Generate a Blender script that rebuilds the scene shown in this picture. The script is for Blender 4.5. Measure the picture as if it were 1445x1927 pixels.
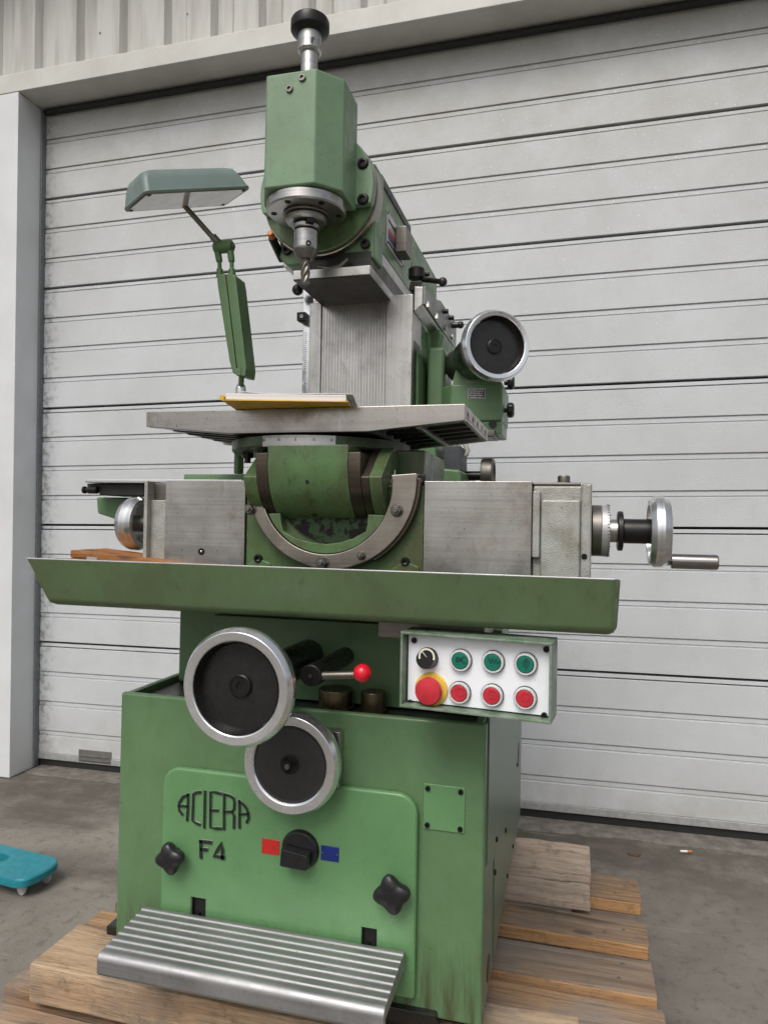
import bpy, bmesh, math, random
from mathutils import Vector, Matrix, noise
random.seed(7)
sc = bpy.context.scene
for o in list(bpy.data.objects): bpy.data.objects.remove(o)
COL = sc.collection
R_ = math.radians

# ---------------------------------------------------------------- camera
FPX, CX, CY = 1350.0, 722.5, 963.5          # focal length and centre in photograph pixels
CAM = Vector((0, -1.15, 1.07))
YAW, PITCH, ROLL, TILT = R_(14.8), R_(1.0), .0043, .014
fw = Vector((-math.sin(YAW)*math.cos(PITCH), math.cos(YAW)*math.cos(PITCH), math.sin(PITCH)))
rt = fw.cross(Vector((0, 0, 1))).normalized(); up = rt.cross(fw)
RT = rt*math.cos(ROLL)+up*math.sin(ROLL); UP = up*math.cos(ROLL)-rt*math.sin(ROLL)
cd = bpy.data.cameras.new('camera'); cam = bpy.data.objects.new('camera', cd); COL.objects.link(cam)
cd.sensor_fit = 'HORIZONTAL'; cd.sensor_width = 36; cd.lens = FPX/1445*36
cd.clip_start = .02; cd.clip_end = 400
m3 = Matrix((RT, UP, -fw)).transposed()
cam.matrix_world = Matrix.Translation(CAM) @ m3.to_4x4()
sc.camera = cam

# ---------------------------------------------------------------- world, sun, exposure (overcast)
SUN_EL, SUN_AZ = R_(52), R_(188)            # azimuth clockwise from +Y
w = bpy.data.worlds.new('World'); sc.world = w; w.use_nodes = True
nt = w.node_tree; nt.nodes.clear()
sky = nt.nodes.new('ShaderNodeTexSky'); sky.sky_type = 'NISHITA'; sky.sun_disc = False
sky.sun_elevation = SUN_EL; sky.sun_rotation = SUN_AZ; sky.air_density = 1.0; sky.dust_density = 5.0; sky.ozone_density = 1.0
hs = nt.nodes.new('ShaderNodeHueSaturation'); hs.inputs['Saturation'].default_value = .4
bg = nt.nodes.new('ShaderNodeBackground'); bg.inputs[1].default_value = .122
wo = nt.nodes.new('ShaderNodeOutputWorld')
nt.links.new(sky.outputs[0], hs.inputs['Color']); nt.links.new(hs.outputs[0], bg.inputs[0]); nt.links.new(bg.outputs[0], wo.inputs[0])
sl = bpy.data.lights.new('sun', 'SUN'); sl.energy = 1.45; sl.angle = R_(30); sl.color = (1, .97, .92)
so = bpy.data.objects.new('sun', sl); COL.objects.link(so)
sd = Vector((math.sin(SUN_AZ)*math.cos(SUN_EL), math.cos(SUN_AZ)*math.cos(SUN_EL), math.sin(SUN_EL)))
so.rotation_euler = sd.to_track_quat('Z', 'Y').to_euler(); so.location = sd*20
vs = sc.view_settings; vs.view_transform = 'Standard'; vs.look = 'None'; vs.gamma = 1; vs.exposure = 0.10; vs.use_curve_mapping = False

# ---------------------------------------------------------------- frames: world (building) and machine (leans 0.8 degrees)
MW = Matrix.Translation(CAM) @ Matrix.Rotation(TILT, 4, 'Y') @ Matrix.Translation(-CAM)
MI = MW.inverted().to_3x3()
AXW = (RT, UP, fw); AXM = tuple(MI @ v for v in AXW)
def ray(px, py, A): return A[0]*((px-CX)/FPX) - A[1]*((py-CY)/FPX) + A[2]
def P(px, py, Y, A=AXM):
    d = ray(px, py, A); return CAM + d*((Y-CAM.y)/d.y)
def PX(px, py, X, A=AXM):
    d = ray(px, py, A); return CAM + d*((X-CAM.x)/d.x)
def PZ(px, py, Z, A=AXM):
    d = ray(px, py, A); return CAM + d*((Z-CAM.z)/d.z)
def PN(px, py, o, n, A=AXM):
    d = ray(px, py, A); return CAM + d*((o-CAM).dot(n)/d.dot(n))
def ext(l, r, t, b, Y, A=AXM):              # x0,x1,z0,z1 of an upright rectangle seen between those limits
    xm, ym = (l+r)/2, (t+b)/2
    return P(l, ym, Y, A).x, P(r, ym, Y, A).x, P(xm, b, Y, A).z, P(xm, t, Y, A).z

# ---------------------------------------------------------------- mesh helpers
class MB:
    def __init__(s): s.bm = bmesh.new(); s.M = Matrix()
    def _add(s, t, bev=0, seg=2, ang=30):
        bmesh.ops.recalc_face_normals(t, faces=t.faces[:])
        if bev:
            t.normal_update()
            es = [e for e in t.edges if len(e.link_faces) == 2 and e.calc_face_angle(0) > R_(ang)]
            if es: bmesh.ops.bevel(t, geom=es, offset=bev, segments=seg, profile=.5, affect='EDGES', clamp_overlap=True)
        bmesh.ops.recalc_face_normals(t, faces=t.faces[:])
        t.transform(s.M)
        me = bpy.data.meshes.new('t'); t.to_mesh(me); t.free(); s.bm.from_mesh(me); bpy.data.meshes.remove(me)
        return s
    def box(s, x0, x1, y0, y1, z0, z1, bev=.002, seg=2):
        t = bmesh.new()
        bmesh.ops.create_cube(t, size=1, matrix=Matrix.Translation(((x0+x1)/2, (y0+y1)/2, (z0+z1)/2)) @ Matrix.Diagonal((abs(x1-x0), abs(y1-y0), abs(z1-z0), 1)))
        return s._add(t, bev, seg)
    def prism(s, pts, ax, a0, a1, bev=.0015, seg=2, ang=30):
        t = bmesh.new()
        def v(p, a): return (a, p[0], p[1]) if ax == 'x' else (p[0], a, p[1]) if ax == 'y' else (p[0], p[1], a)
        A = [t.verts.new(v(p, a0)) for p in pts]; B = [t.verts.new(v(p, a1)) for p in pts]
        t.faces.new(A); t.faces.new(B[::-1]); n = len(pts)
        for i in range(n): t.faces.new((A[i], B[i], B[(i+1) % n], A[(i+1) % n]))
        return s._add(t, bev, seg, ang)
    def loft(s, loops, bev=0, seg=2, cap=True, ang=30):
        t = bmesh.new(); L = [[t.verts.new(p) for p in lp] for lp in loops]; n = len(loops[0])
        for a, b in zip(L, L[1:]):
            for i in range(n): t.faces.new((a[i], a[(i+1) % n], b[(i+1) % n], b[i]))
        if cap: t.faces.new(L[0]); t.faces.new(L[-1][::-1])
        return s._add(t, bev, seg, ang)
    def lathe(s, prof, c, d=(0, -1, 0), seg=40, a0=0, a1=2*math.pi, closed=False, caps=True):
        d = Vector(d).normalized(); q = d.to_track_quat('Z', 'Y').to_matrix(); t = bmesh.new(); full = abs(a1-a0-2*math.pi) < 1e-6
        n = seg if full else seg+1; rings = []
        for r, h in prof:
            if r < 1e-6: rings.append([t.verts.new(Vector(c)+d*h)])
            else: rings.append([t.verts.new(Vector(c)+q @ Vector((r*math.cos(a0+(a1-a0)*i/seg), r*math.sin(a0+(a1-a0)*i/seg), h))) for i in range(n)])
        prs = list(zip(rings, rings[1:]))
        if closed: prs.append((rings[-1], rings[0]))
        for a, b in prs:
            for i in range(seg):
                j = (i+1) % n
                if len(a) == 1 and len(b) == 1: continue
                if len(a) == 1: t.faces.new((a[0], b[i], b[j]))
                elif len(b) == 1: t.faces.new((a[i], a[j], b[0]))
                else: t.faces.new((a[i], a[j], b[j], b[i]))
        if full and not closed and caps:
            for g in (rings[0], rings[-1]):
                if len(g) > 2: t.faces.new(g)
        return s._add(t)
    def cyl(s, c, d, r, l, seg=32, bev=.001):
        b = min(bev, r*.4, l*.4)
        return s.lathe([(r-b, 0), (r, b), (r, l-b), (r-b, l)], c, d, seg)
    def tube(s, pts, r, seg=14):
        pts = [Vector(p) for p in pts]; t = bmesh.new(); rings = []; n0 = None
        rs = r if isinstance(r, (list, tuple)) else [r]*len(pts)
        for i, p in enumerate(pts):
            tg = (pts[min(i+1, len(pts)-1)]-pts[max(i-1, 0)]).normalized()
            if n0 is None: n0 = tg.orthogonal().normalized()
            n0 = (n0-tg*n0.dot(tg)).normalized(); b = tg.cross(n0)
            rings.append([t.verts.new(p+(n0*math.cos(2*math.pi*k/seg)+b*math.sin(2*math.pi*k/seg))*rs[i]) for k in range(seg)])
        for a, b in zip(rings, rings[1:]):
            for k in range(seg): t.faces.new((a[k], a[(k+1) % seg], b[(k+1) % seg], b[k]))
        t.faces.new(rings[0]); t.faces.new(rings[-1][::-1])
        return s._add(t)
    def ball(s, c, r, seg=24):
        t = bmesh.new(); bmesh.ops.create_uvsphere(t, u_segments=seg, v_segments=seg//2, radius=r, matrix=Matrix.Translation(c)); return s._add(t)
    def hexa(s, c, d, r, l):                # hexagon head or nut
        d = Vector(d).normalized(); q = d.to_track_quat('Z', 'Y').to_matrix()
        f = lambda rr, h: [Vector(c)+q @ Vector((rr*math.cos(k*math.pi/3), rr*math.sin(k*math.pi/3), h)) for k in range(6)]
        return s.loft([f(r, 0), f(r, l*.85), f(r*.88, l)])
    def socket(s, c, d, r, l=.006):         # socket head screw with its hexagon well
        d = Vector(d).normalized()
        s.lathe([(r, 0), (r, l*.8), (r*.88, l), (r*.55, l), (r*.52, l*.25), (0, l*.25)], c, d, 18); return s
    def build(s, name, mat, parent=None, ori=None, smooth=40):
        me = bpy.data.meshes.new(name)
        if parent is not None: ori = parent['_o']
        if ori is not None: s.bm.transform(Matrix.Translation(-Vector(ori)))
        s.bm.to_mesh(me); s.bm.free()
        for p in me.polygons: p.use_smooth = True
        me.set_sharp_from_angle(angle=R_(smooth))
        me.materials.append(mat)
        o = bpy.data.objects.new(name, me); COL.objects.link(o)
        wn = o.modifiers.new('wn', 'WEIGHTED_NORMAL'); wn.keep_sharp = True; wn.weight = 80
        if parent is not None: o.parent = parent; o['_o'] = list(ori)
        elif ori is not None: o['_o'] = list(ori); o.location = Vector(ori)
        return o
def tag(o, label=None, cat=None, group=None, kind=None):
    if label: o['label'] = label
    if cat: o['category'] = cat
    if group: o['group'] = group
    if kind: o['kind'] = kind
    return o
def thing(name, ori, label, cat, machine=True, group=None):
    o = bpy.data.objects.new(name, None); COL.objects.link(o); o.empty_display_size = .05
    o.matrix_world = (MW if machine else Matrix()) @ Matrix.Translation(ori); o['_o'] = list(ori)
    return tag(o, label, cat, group)
def on_machine(o):
    o.matrix_world = MW @ Matrix.Translation(Vector(o['_o'])); return o
def text_bm(mb, txt, size, M, depth=.0004):
    cu = bpy.data.curves.new('t', 'FONT'); cu.body = txt; cu.size = size; cu.extrude = depth; cu.align_x = 'CENTER'; cu.align_y = 'CENTER'; cu.resolution_u = 2
    ob = bpy.data.objects.new('t', cu); COL.objects.link(ob)
    dg = bpy.context.evaluated_depsgraph_get(); me = bpy.data.meshes.new_from_object(ob.evaluated_get(dg))
    me.transform(M); mb.bm.from_mesh(me); bpy.data.objects.remove(ob); bpy.data.curves.remove(cu); bpy.data.meshes.remove(me)
FRONT = Matrix(((1, 0, 0, 0), (0, 0, -1, 0), (0, 1, 0, 0), (0, 0, 0, 1)))     # text plane facing -Y

# ---------------------------------------------------------------- materials
def srgb(r, g, b):
    f = lambda c: (c/255/12.92 if c <= 10 else ((c/255+.055)/1.055)**2.4)
    return (f(r), f(g), f(b), 1)
class NT:
    def __init__(s, name):
        s.m = bpy.data.materials.new(name); s.m.use_nodes = True; s.t = s.m.node_tree; s.t.nodes.clear()
        s.out = s.n('ShaderNodeOutputMaterial'); s.b = s.n('ShaderNodeBsdfPrincipled'); s.l(s.b.outputs[0], s.out.inputs[0])
        s.tc = s.n('ShaderNodeTexCoord').outputs['Object']
    def n(s, t, **k):
        x = s.t.nodes.new(t)
        for a, v in k.items(): setattr(x, a, v)
        return x
    def l(s, a, b): s.t.links.new(a, b)
    def put(s, v, sock):
        if hasattr(v, 'links') or hasattr(v, 'is_linked'): s.l(v, sock)
        else: sock.default_value = v
    def noise(s, scale, detail=4, rough=.6, vec=None, dist=0):
        x = s.n('ShaderNodeTexNoise'); x.inputs['Scale'].default_value = scale; x.inputs['Detail'].default_value = detail
        x.inputs['Roughness'].default_value = rough; x.inputs['Distortion'].default_value = dist; s.l(vec or s.tc, x.inputs['Vector']); return x.outputs['Fac']
    def map(s, sc_, loc=(0, 0, 0), vec=None, rot=(0, 0, 0)):
        x = s.n('ShaderNodeMapping'); x.inputs['Scale'].default_value = sc_; x.inputs['Location'].default_value = loc; x.inputs['Rotation'].default_value = rot
        s.l(vec or s.tc, x.inputs['Vector']); return x.outputs[0]
    def ramp(s, f, a, b, va=0., vb=1.):
        x = s.n('ShaderNodeMapRange'); x.inputs['From Min'].default_value = a; x.inputs['From Max'].default_value = b
        x.inputs['To Min'].default_value = va; x.inputs['To Max'].default_value = vb; x.interpolation_type = 'SMOOTHSTEP'; s.l(f, x.inputs['Value']); return x.outputs[0]
    def mix(s, f, a, b, mode='MIX'):
        x = s.n('ShaderNodeMix'); x.data_type = 'RGBA'; x.blend_type = mode
        s.put(f, x.inputs[0]); s.put(a, x.inputs[6]); s.put(b, x.inputs[7]); return x.outputs[2]
    def math(s, op, a, b=0.):
        x = s.n('ShaderNodeMath'); x.operation = op; x.use_clamp = False; s.put(a, x.inputs[0]); s.put(b, x.inputs[1]); return x.outputs[0]
    def set(s, **k):
        nm = dict(base='Base Color', rough='Roughness', metal='Metallic', coat='Coat Weight', spec='Specular IOR Level', trans='Transmission Weight', aniso='Anisotropic', emit='Emission Color', emits='Emission Strength', ior='IOR', coatr='Coat Roughness')
        for a, v in k.items(): s.put(v, s.b.inputs[nm[a]])
    def bump(s, h, st=.2, dist=.001):
        x = s.n('ShaderNodeBump'); x.inputs['Strength'].default_value = st; x.inputs['Distance'].default_value = dist; s.l(h, x.inputs['Height']); s.l(x.outputs[0], s.b.inputs['Normal'])
    def xyz(s):
        x = s.n('ShaderNodeSeparateXYZ'); s.l(s.tc, x.inputs[0]); return x.outputs
def dark(c, k): return (c[0]*k, c[1]*k, c[2]*k, 1)
def paint(name, col, rough=.38, dirt=.35, chips=.3, bump=.12, dirtcol=(.035, .03, .018, 1), streak=.25, edge=0, low=0, chipt=.71, wear=.6, heavy=0):
    s = NT(name)
    big = s.noise(5, 4); mid = s.noise(38, 5, .65); fine = s.noise(420, 3)
    c = s.mix(s.ramp(big, .3, .75), dark(col, .90), dark(col, 1.08))
    c = s.mix(s.math('MULTIPLY', s.ramp(mid, .5, .78), dirt), c, s.mix(.55, col, dirtcol))
    st = s.noise(1.0, 5, .6, s.map((60, 60, 3.5)))                                   # runs downwards
    c = s.mix(s.math('MULTIPLY', s.ramp(st, .56, .8), streak), c, s.mix(.65, col, dirtcol))
    sp = s.noise(240, 2, .5, s.map((1, 1, .5)))
    c = s.mix(s.math('MULTIPLY', s.ramp(sp, chipt, chipt+.05), chips), c, (.06, .05, .04, 1))
    if low:
      zc_ = s.xyz()[2]; c = s.mix(s.math('MULTIPLY', s.math('MULTIPLY', s.ramp(zc_, .02, .16, 1., 0.), s.ramp(s.noise(1.0, 5, .65, s.map((42, 42, 5), (4, 2, 1))), .42, .66)), low), c, (.05, .038, .018, 1))
    pat = s.noise(13, 6, .7, s.map((1, 1, .6), (7, 3, 5))); c = s.mix(s.math('MULTIPLY', s.ramp(pat, .50, .74), min(.8, dirt*.9)), c, s.mix(.5, col, dirtcol))
    if heavy:
      hv = s.noise(8, 6, .7, s.map((1, 1, .55), (2, 9, 4)), .5); c = s.mix(s.math('MULTIPLY', s.ramp(hv, .40, .66), heavy), c, (.062, .055, .024, 1)); hd_ = s.noise(60, 5, .75, s.map((1, 1, .4))); c = s.mix(s.math('MULTIPLY', s.ramp(hd_, .54, .70), heavy*.8), c, (.028, .022, .012, 1))
    if wear:
      bv = s.n('ShaderNodeBevel'); bv.samples = 4; bv.inputs['Radius'].default_value = .0035
      gn = s.n('ShaderNodeNewGeometry'); dt = s.n('ShaderNodeVectorMath'); dt.operation = 'DOT_PRODUCT'; s.l(bv.outputs[0], dt.inputs[0]); s.l(gn.outputs['Normal'], dt.inputs[1])
      wm = s.math('MULTIPLY', s.ramp(dt.outputs['Value'], .985, .90), s.ramp(s.noise(55, 6, .75), .44, .60)); c = s.mix(s.math('MULTIPLY', wm, wear), c, (.26, .25, .22, 1))
    if edge:
      geo = s.n('ShaderNodeNewGeometry')
      ed = s.math('MULTIPLY', s.ramp(geo.outputs['Pointiness'], .525, .60), s.ramp(mid, .38, .6))
      c = s.mix(s.math('MULTIPLY', ed, edge), c, (.34, .36, .34, 1))
    s.set(base=c, rough=s.ramp(s.noise(26, 4), .25, .8, rough-.08, rough+.2), spec=.45)
    s.bump(s.math('ADD', s.math('MULTIPLY', fine, .4), s.noise(110, 2)), bump, .0012); return s.m
def steel(name, col=(.46, .455, .44, 1), rough=.36, stain=.35, metal=.9, rust=(.14, .095, .055, 1), brush=(3, 3, 300), bump=.05):
    s = NT(name)
    big = s.noise(6, 3, .5); fine = s.noise(1, 4, .7, s.map(brush)); cross = s.noise(1, 3, .6, s.map((brush[2]*.6, brush[1], brush[0]*4)))
    c = s.mix(s.ramp(big, .3, .72), dark(col, .90), dark(col, 1.06))
    st = s.noise(11, 7, .72, dist=.4)
    c = s.mix(s.math('MULTIPLY', s.ramp(st, .50, .76), stain), c, rust)
    gr = s.noise(46, 6, .75, s.map((.7, .7, 1.1)))
    c = s.mix(s.math('MULTIPLY', s.ramp(gr, .54, .74), stain*.4), c, dark(col, .35))
    sp = s.noise(380, 3, .6, s.map((1, 1, .6)))
    c = s.mix(s.math('MULTIPLY', s.ramp(sp, .66, .72), min(1, stain*1.6)), c, (.03, .026, .02, 1))
    c = s.mix(s.math('MULTIPLY', s.ramp(fine, .42, .72), .42), c, dark(col, .5))
    c = s.mix(s.math('MULTIPLY', s.ramp(cross, .58, .75), .22), c, dark(col, 1.35))
    s.set(base=c, metal=s.ramp(st, .5, .8, metal, metal*.75), rough=s.ramp(s.noise(18, 4, .6), .3, .75, rough-.05, rough+.12))
    s.bump(s.math('ADD', fine, s.math('MULTIPLY', cross, .4)), bump, .0008); return s.m
def plain(name, col, rough=.5, metal=0., bump=0., bscale=300, var=.12, **k):
    s = NT(name); c = s.mix(s.ramp(s.noise(45, 4), .3, .7), dark(col, 1-var), dark(col, 1+var))
    s.set(base=c, rough=s.ramp(s.noise(60, 4), .3, .7, max(.02, rough-.06), rough+.08), metal=metal, **k)
    if bump: s.bump(s.noise(bscale, 3), bump, .001)
    return s.m
GREEN = (.112, .210, .098, 1)
M = {}
M['green'] = paint('green_paint', GREEN, .33, .26, .28, low=.75, heavy=.15)
M['cover'] = paint('cover_paint', (.122, .262, .113, 1), .30, .14, .2, streak=.16, low=.4)
M['tray'] = paint('tray_paint', (.102, .160, .074, 1), .38, .3, .3, dirtcol=(.07, .05, .025, 1), heavy=.28)
M['head'] = paint('head_paint', (.165, .268, .16, 1), .32, .22, .65, streak=.3, chipt=.675, heavy=.16)
M['oily'] = paint('oily_paint', (.085, .16, .062, 1), .30, .75, .8, dirtcol=(.045, .032, .015, 1), streak=.5, heavy=.7)
M['panelframe'] = paint('panel_frame_paint', (.105, .17, .10, 1), .36, .4, .4, edge=.55)
M['greygib'] = paint('grey_gib_paint', (.24, .25, .24, 1), .36, .35, .3)
M['filthy'] = paint('oil_soaked_paint', (.045, .072, .032, 1), .34, .9, .6, dirtcol=(.02, .016, .01, 1), streak=.7)
s = NT('side_paint'); c = s.mix(s.ramp(s.noise(4, 3), .3, .7), (.115, .172, .118, 1), (.135, .20, .135, 1)); zc_ = s.xyz()[2]; c = s.mix(s.math('MULTIPLY', s.ramp(zc_, .05, .3, 1., 0.), s.ramp(s.noise(9, 4), .35, .65, .1, .4)), c, (.12, .115, .07, 1)); s.set(base=c, rough=.34, spec=.4); M['sidepaint'] = s.m
M['teal'] = paint('lamp_paint', (.155, .205, .19, 1), .36, .35, .6)
M['lampgreen'] = paint('lamp_arm_paint', (.075, .145, .055, 1), .42, .3, .3)
M['darkgreen'] = paint('well_paint', (.05, .10, .05, 1), .45, .6, .3)
M['steel'] = steel('ground_steel', (.48, .47, .45, 1), .31, .6, .97)
M['table'] = steel('table_steel', (.39, .37, .345, 1), .30, .9, .97)
M['way'] = steel('scraped_steel', (.50, .49, .475, 1), .32, .5, .97, brush=(260, 260, 4))
M['ringsteel'] = steel('ring_steel', (.35, .32, .28, 1), .32, .75, .97)
M['band'] = steel('brown_steel', (.115, .095, .075, 1), .36, .5, .9)
M['alu'] = plain('polished_aluminium', (.80, .81, .83, 1), .20, .92, var=.03)
M['turned'] = steel('turned_aluminium', (.74, .75, .76, 1), .26, .12, .95, rust=(.4, .38, .34, 1), brush=(300, 4, 4), bump=.03)
M['tread'] = steel('tread_aluminium', (.40, .40, .405, 1), .48, .55, .85, rust=(.2, .19, .17, 1), brush=(4, 250, 250))
M['chrome'] = plain('chrome', (.6, .6, .6, 1), .14, 1)
M['grip'] = steel('worn_grip_steel', (.30, .285, .27, 1), .2, .2, 1)
M['oily_shade'] = steel('oily_shade_steel', (.05, .048, .046, 1), .36, .3, .8)  # oily steel, darkened further with the shade of undersides and recesses
M['nut'] = steel('dark_steel', (.20, .185, .165, 1), .40, .4, .9)
M['black'] = plain('black_enamel', (.013, .0125, .012, 1), .27, bump=.22, bscale=300)
M['wrinkle'] = plain('wrinkle_black', (.026, .025, .025, 1), .46, bump=1.0, bscale=520)
M['bakelite'] = plain('black_bakelite', (.013, .013, .014, 1), .33, bump=.06)
M['oxide'] = plain('black_oxide', (.022, .021, .02, 1), .34, .6, bump=.1)
M['slate'] = plain('dark_slate_cover', (.045, .048, .055, 1), .5, bump=.2)
s = NT('hammered_grey'); c = s.mix(s.ramp(s.noise(20, 5), .35, .75), (.40, .41, .385, 1), (.25, .235, .19, 1))
c = s.mix(s.math('MULTIPLY', s.ramp(s.noise(140, 3), .66, .72), .7), c, (.05, .04, .03, 1))
s.set(base=c, rough=.32, metal=.25); s.bump(s.noise(520, 2, .5), .6, .0016); M['hammer'] = s.m
s = NT('panel_white'); d_ = s.noise(30, 6, .7); c = s.mix(s.math('MULTIPLY', s.ramp(d_, .55, .8), .22), (.82, .84, .88, 1), (.36, .33, .28, 1)); c = s.mix(s.math('MULTIPLY', s.ramp(s.noise(330, 2), .7, .74), .5), c, (.2, .18, .15, 1)); s.set(base=c, rough=.4); M['white'] = s.m
M['bezel'] = plain('bezel_white', (.70, .70, .70, 1), .3, .2)
M['btn_green'] = plain('button_green', (.004, .155, .105, 1), .3)
M['btn_red'] = plain('button_red', (.50, .025, .04, 1), .34)
M['red'] = plain('ball_red', (.62, .012, .03, 1), .2)
M['redplate'] = plain('red_plate', (.50, .02, .015, 1), .35)
M['blueplate'] = plain('blue_plate', (.008, .022, .16, 1), .35)
M['yellow'] = plain('yellow_plastic', (.72, .48, .07, 1), .42)
M['mark'] = plain('mark_black', (.012, .016, .014, 1), .5)
M['cream'] = plain('mark_cream', (.72, .68, .52, 1), .5)
M['folder'] = plain('yellow_folder', (.68, .40, .02, 1), .45, bump=.1, bscale=120)
s = NT('paper'); z = s.noise(1, 2, .5, s.map((1, 1, 900))); s.set(base=s.mix(s.ramp(z, .35, .65), (.62, .60, .57, 1), (.82, .80, .77, 1)), rough=.8); M['paper'] = s.m
M['plastic_grey'] = plain('plastic_sheet', (.62, .62, .61, 1), .25)
M['orange'] = plain('orange_tip', (.55, .19, .03, 1), .4)
M['brass'] = plain('old_brass', (.30, .22, .10, 1), .35, .8)
M['bush'] = steel('oily_bush', (.16, .125, .075, 1), .3, .6, .9)
M['lens'] = plain('milky_lens', (.52, .47, .43, 1), .15, coat=.6, var=.05)
M['cable'] = plain('grey_cable', (.42, .42, .37, 1), .5)
M['scale'] = steel('scale_steel', (.52, .52, .52, 1), .4, .4, .55)
M['ochre'] = plain('warning_yellow', (.62, .52, .06, 1), .5)
s = NT('chipped_bottom'); n1 = s.noise(46, 6, .7)
zz = s.xyz()[2]
s.set(base=s.mix(s.ramp(n1, .47, .52), (.026, .046, .023, 1), (.009, .008, .007, 1)), rough=.75, spec=.15); s.bump(n1, .3, .002); M['chipped'] = s.m
def wood(name, a, b, grey=.3, axis='x', sc_=1.0):
    s = NT(name); k = dict(x=(2.6, 62, 62), y=(62, 2.6, 62), z=(62, 62, 2.6))[axis]
    oi = s.n('ShaderNodeObjectInfo')
    off = s.n('ShaderNodeVectorMath'); off.operation = 'ADD'; s.l(s.tc, off.inputs[0])
    cmb = s.n('ShaderNodeCombineXYZ'); r = s.math('MULTIPLY', oi.outputs['Random'], 17.); s.l(r, cmb.inputs[0]); s.l(r, cmb.inputs[1]); s.l(cmb.outputs[0], off.inputs[1])
    g = s.noise(sc_, 6, .65, s.map(k, vec=off.outputs[0]), .8); st = s.noise(7, 5, .65, off.outputs[0]); fi = s.noise(1, 3, .6, s.map(tuple(7*q for q in k), vec=off.outputs[0]))
    c = s.mix(s.ramp(g, .3, .7), a, b)
    c = s.mix(s.math('MULTIPLY', s.ramp(st, .42, .68), grey), c, (.17, .15, .13, 1))
    c = s.mix(s.math('MULTIPLY', s.ramp(fi, .5, .66), .6), c, dark(a, .28))
    ds = s.noise(19, 6, .75, off.outputs[0]); c = s.mix(s.math('MULTIPLY', s.ramp(ds, .52, .72), .55), c, (.055, .045, .036, 1))
    cr = s.noise(1, 4, .6, s.map(tuple(.55*q for q in k), (3, 1, 2), vec=off.outputs[0]), .5); c = s.mix(s.math('MULTIPLY', s.ramp(cr, .615, .65), .8), c, (.03, .022, .016, 1))
    kn = s.n('ShaderNodeTexVoronoi'); kn.inputs['Scale'].default_value = 7; s.l(s.map((.6 if axis == 'x' else 1.6, 1.6, 1.6), vec=off.outputs[0]), kn.inputs['Vector'])
    c = s.mix(s.ramp(kn.outputs['Distance'], .07, .12, .85, 0.), c, (.06, .035, .018, 1))
    c = s.mix(s.ramp(s.noise(2.3, 4, .6, off.outputs[0]), .45, .7, 0., grey*.8), c, (.30, .265, .23, 1))
    c = s.mix(s.ramp(oi.outputs['Random'], .35, .9, 0., .62*min(1, grey*1.4)), c, s.mix(s.ramp(g, .3, .7), (.27, .235, .20, 1), (.15, .125, .105, 1)))
    s.set(base=c, rough=.78, spec=.25); s.bump(s.math('ADD', g, s.math('MULTIPLY', fi, .7)), .5, .0025); return s.m
M['wood'] = wood('old_pallet_wood', (.46, .295, .17, 1), (.255, .145, .075, 1), .7)
M['wood_side'] = wood('fresh_pallet_wood', (.62, .36, .17, 1), (.46, .25, .11, 1), .2)
M['beamwood'] = wood('beam_wood', (.54, .40, .26, 1), (.38, .25, .15, 1), .6)
M['greywood'] = wood('pale_board_wood', (.64, .51, .40, 1), (.47, .35, .265, 1), .2)
M['boxwood'] = wood('varnished_box_wood', (.42, .18, .055, 1), (.27, .10, .03, 1), .1)
# sectional door: embossed coated steel, dirt drifting in from its edges
s = NT('door_coating'); X, Y, Z = s.xyz()
b1 = s.noise(2.0, 5, .62); b2 = s.noise(14, 5, .65)
c = s.mix(s.ramp(b1, .32, .72), (.55, .57, .59, 1), (.48, .495, .505, 1))
c = s.mix(s.math('MULTIPLY', s.ramp(b2, .52, .8), .3), c, (.42, .40, .37, 1))
grime = s.math('MULTIPLY', s.ramp(X, -2.30, -2.16, 1., 0.), s.ramp(s.noise(30, 5, .7), .46, .62))
c = s.mix(s.math('MULTIPLY', grime, .7), c, (.085, .07, .05, 1))
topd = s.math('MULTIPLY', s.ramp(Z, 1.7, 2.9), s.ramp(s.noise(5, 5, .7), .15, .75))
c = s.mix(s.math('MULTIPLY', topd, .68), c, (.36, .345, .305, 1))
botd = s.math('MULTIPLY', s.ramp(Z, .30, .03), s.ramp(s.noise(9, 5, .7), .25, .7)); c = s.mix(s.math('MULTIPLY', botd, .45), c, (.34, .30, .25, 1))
c = s.mix(s.math('MULTIPLY', s.ramp(s.noise(105, 3, .6), .655, .69), s.ramp(Z, 1.0, 2.4, .25, .85)), c, (.74, .74, .72, 1))
c = s.mix(s.math('MULTIPLY', s.ramp(s.noise(190, 2, .5, s.map((1, 1, 1), (3, 5, 2))), .70, .74), .5), c, (.22, .20, .17, 1))
s.set(base=c, rough=.48, spec=.4); s.bump(s.noise(1, 3, .6, s.map((170, 170, 260))), .55, .002); M['door'] = s.m
s = NT('frame_paint'); c = s.mix(s.ramp(s.noise(3, 5), .3, .75), (.66, .68, .70, 1), (.57, .58, .585, 1))
c = s.mix(s.math('MULTIPLY', s.ramp(s.noise(60, 4, .7), .66, .78), .6), c, (.3, .28, .25, 1)); s.set(base=c, rough=.5); s.bump(s.noise(200, 2), .1); M['frame'] = s.m
s = NT('cladding_paint'); st = s.noise(1, 5, .6, s.map((16, 16, 1.5))); c = s.mix(s.ramp(st, .35, .75), (.50, .50, .47, 1), (.33, .32, .29, 1))
c = s.mix(s.math('MULTIPLY', s.ramp(s.noise(70, 4, .7), .64, .76), .5), c, (.2, .18, .15, 1)); s.set(base=c, rough=.55); M['clad'] = s.m
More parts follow.
